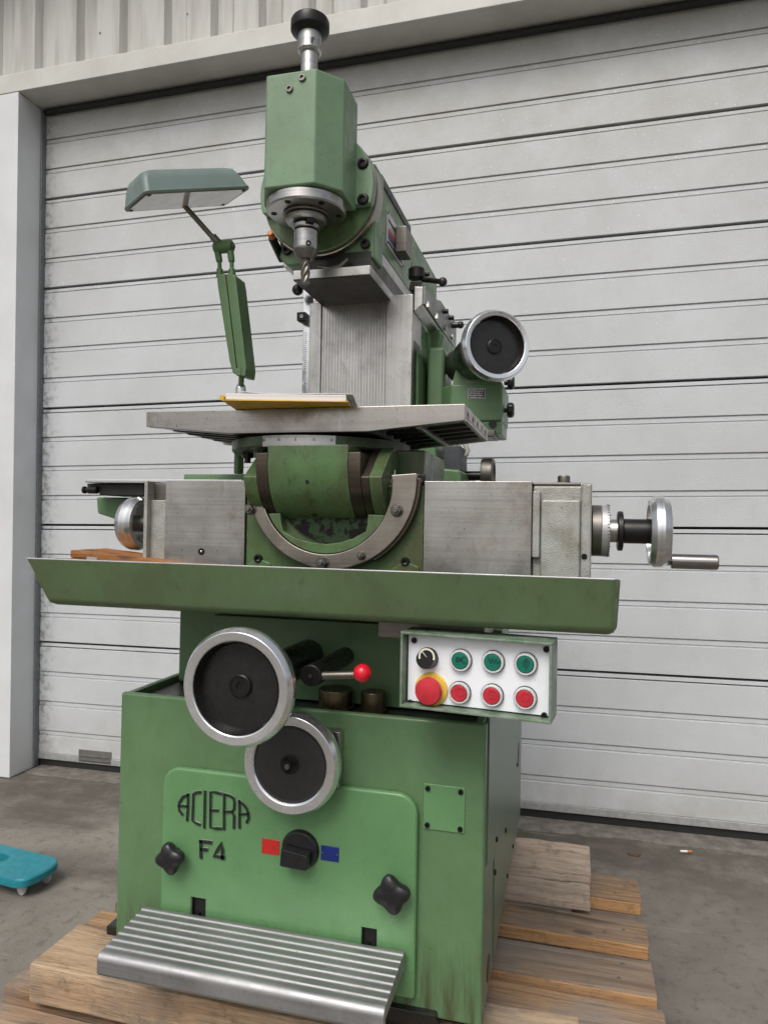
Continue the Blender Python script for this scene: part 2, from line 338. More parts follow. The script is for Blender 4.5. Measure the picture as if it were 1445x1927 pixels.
s = NT('header_paint'); c = s.mix(s.ramp(s.noise(4, 5), .3, .75), (.56, .56, .52, 1), (.45, .445, .41, 1)); c = s.mix(s.math('MULTIPLY', s.ramp(s.noise(60, 4, .7), .64, .76), .6), c, (.25, .23, .2, 1)); s.set(base=c, rough=.5); M['header'] = s.m
M['rail'] = plain('grey_rail', (.19, .20, .215, 1), .5, .3)
M['rubber'] = plain('black_rubber', (.015, .015, .015, 1), .6)
M['doorrail'] = plain('door_bottom_rail', (.42, .42, .42, 1), .45, .4)
M['grate'] = plain('plate_grey', (.15, .145, .14, 1), .5, .2)
# ground: old smoothed concrete with dark damp patches and pale scuffs
s = NT('yard_concrete'); X, Y, Z = s.xyz()
n1 = s.noise(1.6, 6, .6, dist=.6); n2 = s.noise(9, 6, .68); n3 = s.noise(260, 4, .75); n4 = s.noise(.9, 5, .6, s.map((1, 2.6, 1), (3, 1, 0), rot=(0, 0, .3)))
c = s.mix(s.ramp(n1, .33, .7), (.172, .156, .133, 1), (.268, .247, .216, 1))
c = s.mix(s.math('MULTIPLY', s.ramp(n4, .46, .60), .65), c, (.075, .063, .048, 1))
n5 = s.noise(28, 5, .75); c = s.mix(s.math('MULTIPLY', s.ramp(n5, .50, .7), .5), c, (.065, .057, .046, 1)); c = s.mix(s.math('MULTIPLY', s.ramp(n5, .45, .28), .4), c, (.25, .235, .21, 1))
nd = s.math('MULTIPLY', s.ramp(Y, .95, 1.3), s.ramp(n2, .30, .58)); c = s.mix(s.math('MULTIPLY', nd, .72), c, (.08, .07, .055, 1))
c = s.mix(s.math('MULTIPLY', s.ramp(n2, .58, .8), .35), c, (.33, .31, .28, 1))
c = s.mix(s.math('MULTIPLY', s.ramp(n3, .6, .72), .55), c, (.27, .255, .23, 1)); c = s.mix(s.math('MULTIPLY', s.ramp(n3, .42, .3), .5), c, (.05, .045, .04, 1))
sct = s.noise(1, 5, .62, s.map((3, 55, 1), rot=(0, 0, -.5)), .4); c = s.mix(s.math('MULTIPLY', s.ramp(sct, .64, .72), .45), c, (.40, .38, .35, 1))
s.set(base=c, rough=s.ramp(n1, .3, .7, .6, .8), spec=.3); s.bump(s.math('ADD', n3, s.math('MULTIPLY', n2, 1.5)), .8, .004); M['ground'] = s.m
s = NT('threshold_concrete'); n2 = s.noise(22, 6, .7); c = s.mix(s.ramp(n2, .35, .7), (.11, .10, .086, 1), (.20, .184, .16, 1)); s.set(base=c, rough=.8); s.bump(s.noise(90, 5, .7), .7, .004); M['thresh'] = s.m
M['dolly'] = plain('turquoise_plastic', (.012, .205, .255, 1), .38, bump=.15, bscale=90)
M['caster'] = plain('caster_grey', (.45, .45, .45, 1), .35)
M['leaf'] = plain('dead_leaf', (.13, .055, .025, 1), .7)

# ================================================================ SETTING (world frame)
DY = 1.53                                     # door plane
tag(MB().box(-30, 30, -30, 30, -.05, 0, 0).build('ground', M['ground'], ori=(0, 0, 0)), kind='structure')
# threshold strip in front of the door with a crumbled edge
pts = [(-2.27, DY+.3), (-2.27, DY-.09)]; x = -2.27
while x < 2.4:
    x += random.uniform(.02, .06); pts.append((x, DY-.10+random.gauss(0, .006)+.012*noise.noise((x*3, 0, 0))))
pts.append((x, DY+.3))
tag(MB().prism(pts, 'z', -.01, .006, .002, 1).build('threshold', M['thresh'], ori=(0, 0, 0)), kind='structure')

# ---- sectional garage door
DX0, DX1 = -2.302, 2.4
door = thing('garage_door', (0, DY, 0), 'pale grey sectional garage door with horizontal ribbed panels behind the milling machine', 'garage door', False)
zs = [2.783-.1337*k for k in range(10)] + [1.58-.129*k for k in range(1, 12)]
G = .024                                      # groove height
lim = [2.95]+zs+[.064]
joints = {2, 5, 9, 13, 17}
for k in range(len(lim)-1):
    zt = lim[k]-(G if k > 0 else 0); zb = lim[k+1]
    dark_t = (k-1) in joints; dark_b = k in joints
    mb = MB()
    mb.prism([(DY, zb+(.0025 if dark_b else .0)), (DY, zt), (DY+.03, zt), (DY+.03, zb+(.0025 if dark_b else 0))], 'x', DX0, DX1, .002, 2)
    if k < len(zs):                           # the shallow groove band under this slat
        mb.prism([(DY+.004, zb-G+.0042), (DY+.0045, zb-(.0065 if dark_b else .0035)), (DY+.03, zb-(.0065 if dark_b else .0035)), (DY+.03, zb-G+.0042)], 'x', DX0, DX1, .0012, 1)
    if k < len(zs) and not dark_b: mb.box(DX0, DX1, DY+.0072, DY+.029, zb-G-.001, zb+.002, 0)
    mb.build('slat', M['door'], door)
MB().box(DX0, DX1, DY+.032, DY+.05, .0, 2.95, 0).build('backing', M['rubber'], door)
MB().box(DX0, DX1, DY-.004, DY+.028, .036, .0635, .003).build('bottom_rail', M['doorrail'], door)
MB().box(DX0, DX1, DY+.006, DY+.024, .0062, .0355, .002).build('bottom_seal', M['rubber'], door)
a = ext(149, 210, 1413, 1436, DY, AXW)
g = MB().box(a[0], a[1], DY-.005, DY+.001, a[2], a[3], .0015).build('hand_plate', M['grate'], door)
mb = MB()
for i in range(2): mb.box(a[0]+.008, a[1]-.008, DY-.009, DY-.0052, a[2]+.008+i*.018, a[2]+.013+i*.018, .001)
mb.build('plate_rib', M['grate'], g)
# ---- frame: jambs, header, rails, top seal
FY = 1.37
fr = thing('door_frame', (-2.3, FY, 0), 'white painted metal frame with deep reveals around the garage door', 'door frame', False)
MB().box(-2.75, -2.281, FY, DY+.06, 0.002, 2.906, .003).build('jamb', M['frame'], fr)
MB().box(2.41, 2.9, FY, DY+.06, 0.002, 2.906, .003).build('jamb', M['frame'], fr)
MB().prism([(FY, 2.909), (DY+.06, 2.909), (DY+.06, 3.0), (FY+.02, 3.0), (FY, 2.988)], 'x', -2.75, 2.9, .003).build('header', M['header'], fr)
MB().box(-2.2805, -2.272, DY-.028, DY-.002, .006, 2.9, .002).build('guide_rail', M['rail'], fr)
MB().box(2.39, 2.4095, DY-.05, DY-.002, .006, 2.9, .002).build('guide_rail', M['rail'], fr)
MB().tube([(-2.26, DY-.016, 2.893), (2.385, DY-.016, 2.893)], .014, 12).build('top_seal', M['rubber'], fr)
# ---- corrugated wall above and beside
wl = thing('warehouse_wall', (0, FY+.05, 0), 'grey wall of upright corrugated metal sheet above the garage door', 'wall', False)
def corr(x0, x1, z0, z1):
    x = x0; prof = []; pit = .208
    while x < x1:
        prof += [(x, 0), (x+.105, 0), (x+.125, .028), (x+.188, .028)]; x += pit
    prof = [(p, FY+.03+d) for p, d in prof]
    return MB().prism(prof+[(p, d+.05) for p, d in (prof[-1], prof[0])], 'z', z0, z1, 0)
corr(-2.75, 2.95, 3.001, 3.699).build('cladding_sheet', M['clad'], wl, smooth=10)
corr(-6.0, -2.76, 0.0, 3.699).build('cladding_sheet', M['clad'], wl, smooth=10)
corr(2.96, 6.0, 0.0, 3.699).build('cladding_sheet', M['clad'], wl, smooth=10)
for x in (-1.905, -1.5, -1.06, -.42): MB().cyl((x, FY+.029, 3.10+.05*random.random()), (0, -1, 0), .004, .003, 8).build('screw', M['nut'], wl)
MB().box(-6, 6, FY-.30, FY+.3, 3.70, 3.80, .01).build('added_eave', M['frame'], wl)  # unseen eave, added to shade the top of the door

# ================================================================ MILLING MACHINE (machine frame)
BX0, BX1, BZ0, BZ1, BY1 = -.795, -.13, .272, .750, .86
mm = thing('milling_machine', ((BX0+BX1)/2, .4, BZ0), 'green and bare steel milling machine with handwheels standing on timber and a pallet', 'milling machine')
Bd = lambda mb, name, mat, par=None, sm=40: mb.build(name, M[mat], par or mm, smooth=sm)

# ---- base cabinet: open topped front well
mb = MB(); T_ = .014
mb.box(BX0, BX1, 0, T_, BZ0, BZ1, .005, 3)
mb.box(BX0, BX0+T_, T_-.001, BY1, BZ0, BZ1-.002, .004)
mb.box(BX1-T_-.006, BX1-.006, T_-.001, BY1, BZ0, BZ1-.002, .003)
mb.box(BX0+T_, BX1-T_, BY1-T_, BY1, BZ0, BZ1-.004, .003)
base = Bd(mb, 'base_cabinet', 'green')
Bd(MB().box(BX0+T_+.001, BX1-T_-.007, T_+.001, .30, BZ1-.03, BZ1-.014, .001), 'well_floor', 'oily_shade', base)  # shadow inside the well is put into the floor's dark colour
# right side cover sheets with a slit between, seen almost edge-on
xs = BX1-.0055
d0, d1, d2 = PX(949, 1540, BX1), PX(928, 1628, BX1), PX(926, 1833, BX1); z1_ = PX(911, 1650, BX1).z; zb_, zt_ = BZ0+.003, BZ1-.004; g_ = .030
Bd(MB().box(xs-.0004, xs+.0008, .016, BY1-.003, zb_+.001, zt_-.001, 0), 'side_backing', 'rubber', base)
Bd(MB().prism([(.016, zb_), (.016, zt_), (.026, zt_), (.026, z1_), (.058, z1_-.004), (.058, zt_), (BY1-.002, zt_), (BY1-.002, zb_), (d2.y+g_, zb_), (d1.y+g_, d1.z), (d0.y+g_, d0.z), (d0.y, d0.z+.004), (d1.y, d1.z+.003), (d2.y, zb_)], 'x', xs+.001, BX1-.0004, .0006, 1), 'side_sheet', 'sidepaint', base)
for y, z in ((PX(973, 1440, BX1).y, PX(973, 1440, BX1).z), (PX(934, 1580, BX1).y, PX(934, 1580, BX1).z), (PX(951, 1563, BX1).y, PX(951, 1563, BX1).z), (PX(931, 1642, BX1).y, PX(931, 1642, BX1).z), (.45, .30), (.60, .30)):
    Bd(MB().socket((BX1-.0005, y, z), (1, 0, 0), .005, .003), 'screw', 'oxide', base)
Bd(MB().cyl((BX1-.0009, .092, .312), (1, 0, 0), .022, .0016, 28), 'plug', 'oxide', base)
Bd(MB().cyl((BX1-.0009, .76, .47), (1, 0, 0), .03, .0016, 28), 'plug', 'oxide', base)
# ---- front cover plate
c0 = ext(301, 783, 1470, 1866, -.014); cz1 = P(545, 1470, -.014).z
cz0 = P(776, 1884, -.014).z; r = .034
pts = [(c0[0], cz0), (c0[1], cz0)]
pts += [(c0[1]-r+r*math.cos(a*math.pi/16), cz1-r+r*math.sin(a*math.pi/16)) for a in range(9)]
pts += [(c0[0]+r-r*math.cos(a*math.pi/16), cz1-r+r*math.sin(a*math.pi/16)) for a in range(8, -1, -1)]
CYF = -.014
cov = MB().prism(pts, 'y', CYF, -.0005, .005, 3, 40)
cover = Bd(cov, 'front_cover', 'cover', base)
def cut(o, boxes):
    for b in boxes:
        t = MB().box(*b, bev=0).build('cutter', M['black'], mm)
        t.location = (0, 0, 0)
        md = o.modifiers.new('b', 'BOOLEAN'); md.object = t; md.operation = 'DIFFERENCE'; md.solver = 'EXACT'
        bpy.context.view_layer.update()
        me = bpy.data.meshes.new_from_object(o.evaluated_get(bpy.context.evaluated_depsgraph_get()))
        o.modifiers.clear(); o.data = me; wn = o.modifiers.new('wn', 'WEIGHTED_NORMAL'); wn.keep_sharp = True; bpy.data.objects.remove(t)
h1 = ext(358, 387, 1690, 1735, CYF); h2 = ext(679, 709, 1747, 1792, CYF)
bb = lambda h: (h[0], h[1], -.03, .002, h[2], h[3])
cut(cover, [bb(h1), bb(h2)])
for h in (h1, h2):
    Bd(MB().box(h[0]+.0002, h[1]-.0002, -.0014, -.0004, h[2]+.0002, h[3]-.0002, 0), 'slot_floor', 'rubber', base)
    Bd(MB().box(h[0]+.006, h[0]+.014, -.06, -.0015, h[2]-.002, h[2]+.010, .001), 'step_bracket', 'oxide', base)
# lettering
def strokes(mb, polys, width, Y, thick, bev=.0006):
    for pl in polys:
        q = [P(320+a/8.5, 1470+b/8.5, Y) for a, b in pl]
        L = []
        for i, p in enumerate(q):
            t = (q[min(i+1, len(q)-1)]-q[max(i-1, 0)]); t.y = 0; t.normalize(); n = Vector((-t.z, 0, t.x))*width/2
            e = t*(width*.35)*( -1 if i == 0 else 1 if i == len(q)-1 else 0)
            L.append((p+n+e, p-n+e))
        t_ = bmesh.new(); rings = []
        for a_, b_ in L: rings.append([t_.verts.new((v.x, y, v.z)) for v, y in ((a_, Y), (b_, Y), (b_, Y-thick), (a_, Y-thick))])
        for a_, b_ in zip(rings, rings[1:]):
            for k in range(4): t_.faces.new((a_[k], a_[(k+1) % 4], b_[(k+1) % 4], b_[k]))
        t_.faces.new(rings[0]); t_.faces.new(rings[-1][::-1]); mb._add(t_, bev, 1, 50)
LET = {'A': [[(205, 525), (160, 465), (150, 400), (165, 330), (215, 250), (300, 215)], [(300, 205), (297, 420), (283, 620)], [(155, 388), (295, 398)]],
 'C': [[(500, 172), (430, 180), (385, 205), (378, 420), (370, 625), (430, 668), (485, 692)]],
 'I': [[(570, 160), (565, 440), (558, 735)]],
 'E': [[(825, 195), (740, 175), (660, 170), (658, 450), (655, 735), (740, 752), (825, 755)], [(660, 462), (775, 465)]],
 'R': [[(875, 765), (875, 480), (878, 210)], [(878, 210), (960, 225), (1030, 275), (1040, 350), (1035, 440), (1000, 485), (885, 485)], [(1010, 490), (1035, 560), (1030, 745)]],
 'A.': [[(1120, 740), (1122, 520), (1120, 310)], [(1120, 320), (1185, 370), (1235, 440), (1262, 520), (1265, 590), (1235, 655)], [(1125, 525), (1262, 520)]],
 'F': [[(505, 1215), (505, 1080), (505, 955)], [(490, 960), (665, 975)], [(505, 1085), (600, 1092)]],
 '4': [[(870, 1215), (710, 1190), (775, 1090), (835, 985), (850, 1100), (850, 1235)]]}
for k, pl in LET.items():
    wd = .0048 if k not in 'F4' else .0060
    mb = MB(); strokes(mb, pl, wd+.0012, CYF+.0005, .0022, .0008); Bd(mb, 'letter_edge', 'cover', base)
    mb = MB(); strokes(mb, pl, wd, CYF+.0006, .0034, .0006); Bd(mb, 'letter', 'mark', base)
# star knobs
def star(px, py, r):
    c = P(px, py, CYF-.022); n = 64
    def lp(k, h, s_=1):
        return [Vector((c.x, c.y-h, c.z))+Vector((math.cos(a), 0, math.sin(a)))*(r*k*(.87+.13*s_*math.cos(4*a-.9))) for a in [2*math.pi*i/n+.06 for i in range(n)]]
    mb = MB().loft([lp(.86, -.009), lp(.97, -.005), lp(1, 0), lp(.97, .005), lp(.80, .009), lp(.5, .0105), lp(.2, .011)])
    mb.cyl((c.x, CYF+.001, c.z), (0, -1, 0), r*.35, .016, 20)
    return Bd(mb, 'star_knob', 'bakelite', base)
star(320, 1616, .0275); star(737, 1684, .031)
# selector switch
c = P(566, 1598, CYF); r = .0325
sw = Bd(MB().lathe([(r, 0), (r*1.02, .004), (r*.97, .008), (r*.9, .010), (0, .0105)], (c.x, CYF+.001, c.z), (0, -1, 0), 48), 'selector_knob', 'bakelite', base)
Bd(MB().prism([(c.x-.026, c.z-.020), (c.x+.021, c.z-.022), (c.x+.024, c.z+.004), (c.x-.024, c.z+.010)], 'y', CYF-.030, CYF-.010, .003, 2), 'selector_grip', 'bakelite', base)
for (l, r_, t, b, m_) in ((493, 526, 1580, 1608, 'redplate'), (604, 638, 1593, 1621, 'blueplate')):
    e = ext(l, r_, t, b, CYF); Bd(MB().box(e[0], e[1], CYF-.0012, CYF+.0005, e[2], e[3], .0004, 1), 'colour_plate', m_, base)
    for sx in (e[0]+.003, e[1]-.003): Bd(MB().ball((sx, CYF-.0012, (e[2]+e[3])/2), .0012, 10), 'rivet', 'brass', base)
# blank plate on the right
e = ext(797, 875, 1478, 1564, 0); Bd(MB().box(e[0], e[1], -.0025, .0005, e[2], e[3], .001, 1), 'blank_plate', 'cover', base)
for sx in (e[0]+.007, e[1]-.007):
    for sz in (e[2]+.007, e[3]-.007): Bd(MB().socket((sx, -.0025, sz), (0, -1, 0), .0042, .003), 'screw', 'oxide', base)
# black feet under the base
f1 = PZ(150, 1742, .268); Bd(MB().box(-.875, BX0+.05, .085, .20, .2505, .268, .003), 'foot_plate', 'black', base)
Bd(MB().cyl((-.838, .135, .268), (0, 0, 1), .010, .004, 20), 'foot_bolt', 'oxide', base)
Bd(MB().box(-.30, -.20, -.012, .06, .2505, .286, .004), 'foot_plate', 'black', base)
Bd(MB().box(-.86, BX1-.02, .45, .80, .2505, .2715, .004), 'foot_plate', 'black', base)
Bd(MB().box(BX0+.02, BX1-.02, .03, .45, .2505, .2715, .002), 'foot_plate', 'black', base)

# ---- footrest step, ribbed aluminium
A_ = P(268, 1708, -.03); sx0, sx1, sz = A_.x, P(760, 1802, -.03).x, A_.z
prof = [(-.022, sz-.030), (-.022, sz-.002)]; n = 7; y = -.026
for i in range(n):
    p = .0163
    prof += [(y-.1*p, sz), (y-.42*p, sz), (y-.6*p, sz-.0026), (y-.88*p, sz-.0026)]; sz -= .0014; y -= p
yn = y
for k in range(9):
    a = math.pi/2*k/8; prof.append((yn-.002-.012*math.sin(a), sz-.012+.012*math.cos(a)))
prof += [(yn-.014, sz-.030), (yn-.010, sz-.036), (yn-.002, sz-.036), (yn-.002, sz-.020), (-.030, sz-.018), (-.030, sz-.022)]
Bd(MB().prism(prof, 'x', sx0, sx1, .0012, 2, 25), 'footrest', 'tread')

# ---- lower column and apron behind the well
col = Bd(MB().box(-.775, -.172, .16, .80, BZ1-.013, 1.02, .008), 'lower_column', 'green')
Bd(MB().box(-.79, -.168, .33, .85, BZ1+.001, .99, .006), 'column_shroud', 'green', col)
a = ext(400, 945, 1172, 1290, .10); Bd(MB().box(a[0], a[1], .10, .1595, BZ1-.012, a[3], .003), 'apron', 'green', col)
Bd(MB().box(-.76, -.19, .02, .5, .985, 1.03, .003), 'slide_bed', 'oxide', col)
Bd(MB().box(-.30, -.13, -.04, .14, .885, .915, .002), 'panel_bracket', 'nut', col)
def cylp(name, mat, px0, py0, y0, px1, py1, y1, r, par=None):
    a, b = P(px0, py0, y0), P(px1, py1, y1); return Bd(MB().cyl(a, b-a, r, (b-a).length, 36, .002), name, mat, par)
# knee shafts
cn = P(450, 1297, -.215)
# ---- dished handwheels
def wheel(name, c, d, R, dish, hub, inner, depth=.030, par=None, rimw=.17):
    ri = R*(1-rimw)
    w_ = MB().lathe([(ri*.98, -dish-.004), (R*.93, -depth), (R*.985, -depth*.85), (R, -depth*.6), (R, -depth*.36), (R*.993, -depth*.30), (R*.945, -.0012), (R*.935, -.0002), (R*.925, 0), (ri+.003, -.0012), (ri+.0014, -.0016), (ri, -.003), (ri*.985, -dish*.6)], c, d, 96, closed=True)
    o = Bd(w_, name, 'alu', par)
    Bd(MB().lathe([(ri*.982, -.003), (ri*.965, -dish*.75), (ri*.90, -dish), (hub*1.6, -dish*1.02), (hub*1.15, -dish*.96), (0, -dish*.96)], c, d, 72, caps=False), 'wheel_dish', inner, o)
    Bd(MB().lathe([(ri*.97, -dish*.9), (ri*.9, -dish-.004), (0, -dish-.005)], c, d, 48), 'wheel_back', inner, o)
    Bd(MB().lathe([(hub, -dish), (hub, -dish*.74), (hub*.9, -dish*.68), (hub*.82, -dish*.68), (hub*.8, -dish*.72), (hub*.35, -dish*.72), (hub*.3, -dish*.8), (0, -dish*.8)], c, d, 40), 'wheel_hub', 'oxide', o)
    return o, d
wheel('handwheel', P(441, 1297, -.215), (0, -1, 0), .0858, .024, .017, 'black', rimw=.225)
tagd = Bd(MB().cyl((P(452, 1297, -.18)), (0, 1, 0), .050, .045, 48).cyl(P(452, 1297, -.18)+Vector((0, .045, 0)), (0, 1, 0), .030, .245, 40, .002), 'feed_shaft', 'black')
c2 = P(543, 1441, -.065)
o2, _ = wheel('handwheel', c2, (0, -1, 0), .0832, .006, .016, 'wrinkle', rimw=.24)
Bd(MB().cyl(c2+Vector((0, .004, 0)), (0, -1, 0), .0045, .013, 16), 'shaft_stub', 'nut', o2)
for a in (0.3, 2.4, 4.5): Bd(MB().socket(c2+Vector((.0105*math.cos(a), -.0005, .0105*math.sin(a))), (0, -1, 0), .0024, .002), 'screw', 'oxide', o2)
e = ext(585, 640, 1374, 1480, -.02); Bd(MB().box(e[0]-.03, e[1], -.024, -.0005, e[2], e[3], .002), 'wheel_bracket', 'steel', base)
Bd(MB().cyl((c2.x, -.001, c2.z), (0, -1, 0), .045, .05, 40), 'wheel_boss', 'oxide', o2)
# lever with red ball
cl = P(582, 1273, -.10)
lev = Bd(MB().cyl(P(584, 1273, -.08), (0, 1, 0), .0165, .20, 32, .002), 'lever_shaft', 'black')
Bd(MB().cyl(P(584, 1273, -.1), (0, 1, 0), .0175, .026, 36, .002), 'lever_hub', 'oxide', lev)
Bd(MB().cyl(P(584, 1273, -.1)+Vector((0, -.0005, 0)), (0, -1, 0), .003, .001, 10), 'centre_mark', 'rubber', lev)
la, lb = P(600, 1272, -.09), P(670, 1270, -.09)
Bd(MB().cyl(la, lb-la, .0062, (lb-la).length, 20), 'lever_arm', 'nut', lev)
Bd(MB().ball(P(682, 1267, -.09), .0142, 28), 'red_ball', 'red', lev)
Bd(MB().cyl(P(690, 1275, .14), (0, 1, 0), .02, .05), 'guide_bush', 'oxide', col)
# cylinders standing in the well
for px, y, rr, zt in ((632, .066, .031, .767), (703, .068, .022, .765)):
    x = P(px, 1300, y).x
    Bd(MB().lathe([(rr*1.05, 0), (rr*1.05, .006), (rr, .007), (rr*1.0, .034), (rr*.95, .036), (rr*.2, .036), (0, .034)], (x, y, BZ1-.0135), (0, 0, 1), 40), 'standing_bush', 'bush', base)

# ---- control panel box, turned a little to the left
a, b = P(752, 1261, -.115), P(1038, 1288, -.140)
ux = (b-a); ux.z = 0; Wp = ux.length; ux.normalize(); un = Vector((ux.y, -ux.x, 0))
if un.y > 0: un = -un
zt = P(900, 1200, -.13).z; zb = P(900, 1349, -.13).z
o_ = Vector((a.x, a.y, (zt+zb)/2)); Hh = (zt-zb)/2
PM = Matrix.Translation(o_) @ Matrix((ux, -un, Vector((0, 0, 1)))).transposed().to_4x4()   # local x right, y back, z up
cp = MB(); cp.M = PM; t_ = .004
cp.box(0, Wp, 0, .055, Hh-t_, Hh, .0012); cp.box(0, Wp, 0, .055, -Hh, -Hh+t_, .0012)
cp.box(0, t_, .0002, .0548, -Hh+t_, Hh-t_, .0012); cp.box(Wp-t_, Wp, .0002, .0548, -Hh+t_, Hh-t_, .0012)
cp.box(.001, Wp-.001, .05, .0545, -Hh+.001, Hh-.001, 0)
panel = Bd(cp, 'control_panel', 'panelframe')
FYp = .020
mb = MB(); mb.M = PM; mb.box(.006, Wp-.006, FYp, FYp+.003, -Hh+.006, Hh-.006, .0006, 1); Bd(mb, 'panel_plate', 'white', panel)
def loc(px, py, dep=FYp):
    o = o_ + (-un)*dep; p = PN(px, py, o, un); q = PM.inverted() @ p; return q.x, q.z
def pb(px, py, name, fn, mat, dep=FYp):
    x, z = loc(px, py, dep); mb = MB(); mb.M = PM; fn(mb, x, z); return Bd(mb, name, mat, panel)
D_ = (0, -1, 0)
for px, py in ((780, 1205), (1028, 1222), (772, 1322), (1024, 1346)):
    pb(px, py, 'screw', lambda m, x, z: m.socket((x, FYp, z), D_, .0042, .004), 'oxide')
# speed knob
pb(806, 1238, 'speed_knob', lambda m, x, z: m.lathe([(.0155, 0), (.016, .003), (.0145, .006), (.014, .016), (.013, .018), (0, .018)], (x, FYp, z), D_, 36), 'bakelite')
def arc(m, x, z):
    m.lathe([(.0125, .0182), (.0125, .0188), (.0098, .0188), (.0098, .0182)], (x, FYp, z), D_, 28, R_(-20), R_(200), True)
pb(803, 1236, 'dial_arc', arc, 'cream', FYp-.018)
pb(803, 1236, 'dial_pointer', lambda m, x, z: m.prism([(x-.001, z), (x+.0005, z-.001), (x-.0075, z+.0085), (x-.0085, z+.0078)], 'y', FYp-.0189, FYp-.0181, 0), 'bezel', FYp-.018)
# push buttons
def bez(m, x, z): m.lathe([(.0158, 0), (.0158, .006), (.0145, .0085), (.0128, .0085), (.0122, .0065), (.0122, 0)], (x, FYp, z), D_, 40, closed=True)
for px, py, mt in ((868, 1242, 'btn_green'), (929, 1245, 'btn_green'), (990, 1249, 'btn_green'), (866, 1303, 'btn_red'), (927, 1308, 'btn_red'), (989, 1313, 'btn_red')):
    pb(px, py, 'button_bezel', bez, 'bezel')
    pb(px, py, 'button_ring', lambda m, x, z: m.lathe([(.0166, -.001), (.0166, .0035), (.0159, .0035), (.0159, -.001)], (x, FYp, z), D_, 36, closed=True), 'oxide')
    pb(px, py, 'push_button', lambda m, x, z: m.lathe([(.0118, 0), (.0118, .0085), (.0108, .0095), (0, .0098)], (x, FYp, z), D_, 36), mt)
    S = []
    if mt == 'btn_red': S = [[(.0058*math.cos(k*math.pi/8), .0058*math.sin(k*math.pi/8)) for k in range(17)], [(-.002, 0), (.002, 0)]]
    elif px == 868: S = [[(-.008, -.003), (-.008, .003), (-.003, .003), (-.003, -.003), (-.008, -.003)], [(-.008, 0), (0, 0)], [(-.0055, -.003), (-.0055, .003)], [(-.001, -.0025), (-.001, .0025)], [(.0065, .004), (.0015, .004), (.0015, -.004), (.0065, -.004)], [(.0005, -.002), (.0005, .002)]]
    elif px == 929: S = [[(-.0085, .001), (-.007, .0035), (-.0045, -.0035), (-.002, .0035), (.0005, -.0035), (.003, .0035), (.0055, -.0035), (.0075, .001), (.0085, .001)]]
    else: S = [[(.0045*math.cos(k*math.pi/8), .0045*math.sin(k*math.pi/8)) for k in range(17)], [(0, -.0045), (0, -.009)], [(-.002, .0015), (.002, .0015)], [(-.002, -.001), (.002, -.001)], [(0, .0045), (0, .0075)], [(-.001, .0068), (.001, .0068)]]
    x, z = loc(px, py, FYp-.0098); mb = MB(); mb.M = PM
    for pl in S:
        for p, q in zip(pl, pl[1:]):
            d = Vector((q[0]-p[0], q[1]-p[1])).normalized()*.0003; n_ = Vector((-d.y, d.x))*1.1
            mb.prism([(x+p[0]-d.x+n_.x, z+p[1]-d.y+n_.y), (x+p[0]-d.x-n_.x, z+p[1]-d.y-n_.y), (x+q[0]+d.x-n_.x, z+q[1]+d.y-n_.y), (x+q[0]+d.x+n_.x, z+q[1]+d.y+n_.y)], 'y', FYp-.0104, FYp-.0094, 0)
    Bd(mb, 'button_symbol', 'mark' if mt == 'btn_green' else 'btn_red', panel)
pb(812, 1297, 'emergency_collar', lambda m, x, z: m.lathe([(.0250, 0), (.0250, .003), (.0235, .0045), (.012, .005), (.012, 0)], (x, FYp, z), D_, 48, closed=True), 'yellow')
pb(812, 1297, 'emergency_stop', lambda m, x, z: m.lathe([(.011, .004), (.011, .009), (.018, .010), (.0202, .013), (.0202, .017), (.0185, .0200), (.010, .0215), (0, .022)], (x, FYp, z), D_, 48), 'btn_red')
def arrow(m, x, z):
    m.prism([(x-.003, z-.0003), (x+.003, z-.0003), (x+.003, z+.0003), (x-.003, z+.0003)], 'y', FYp-.0212, FYp-.017, 0)
    m.prism([(x-.0042, z), (x-.0018, z-.0016), (x-.0018, z+.0016)], 'y', FYp-.0212, FYp-.017, 0)
pb(802, 1314, 'stop_mark', arrow, 'mark', FYp-.02)

# ---- chip tray: flared sheet trough
tx0, tx1, tz1 = -.896, .063, .998; ux0, ux1, tz0 = -.866, .060, .918
def rect(x0, x1, y0, y1, z): return [(x0, y0, z), (x1, y0, z), (x1, y1, z), (x0, y1, z)]
th = .004
t = bmesh.new()
bk = lambda lp, d: [(x, y, z-(d if y > 0 else 0)) for x, y, z in lp]
L = [bk(rect(tx0, tx1, -.135, .16, tz1), .045), rect(ux0, ux1, -.112, .15, tz0), rect(ux0+th, ux1-th, -.112+th, .15-th, tz0+th), bk(rect(tx0+th, tx1-th, -.135+th, .16-th, tz1), .045)]
V = [[t.verts.new(p) for p in lp] for lp in L]
for a, b in zip(V, V[1:]+V[:1]):
    if a is V[1]: t.faces.new(V[1]); t.faces.new(V[2]); continue
    for i in range(4): t.faces.new((a[i], a[(i+1) % 4], b[(i+1) % 4], b[i]))
t.normal_update()
e1 = [e for e in t.edges if (e.verts[0] in V[0] and e.verts[1] in V[1]) or (e.verts[0] in V[1] and e.verts[1] in V[0]) or (e.verts[0] in V[1] and e.verts[1] in V[1])]
bmesh.ops.bevel(t, geom=e1, offset=.014, segments=5, profile=.5, affect='EDGES', clamp_overlap=True)
mb = MB(); mb._add(t); tray = Bd(mb, 'chip_tray', 'tray')
Bd(MB().box(tx0+.006, tx1-.008, -.1352, -.1308, tz1-.0012, tz1+.0012, .001), 'tray_lip', 'scale', tray)

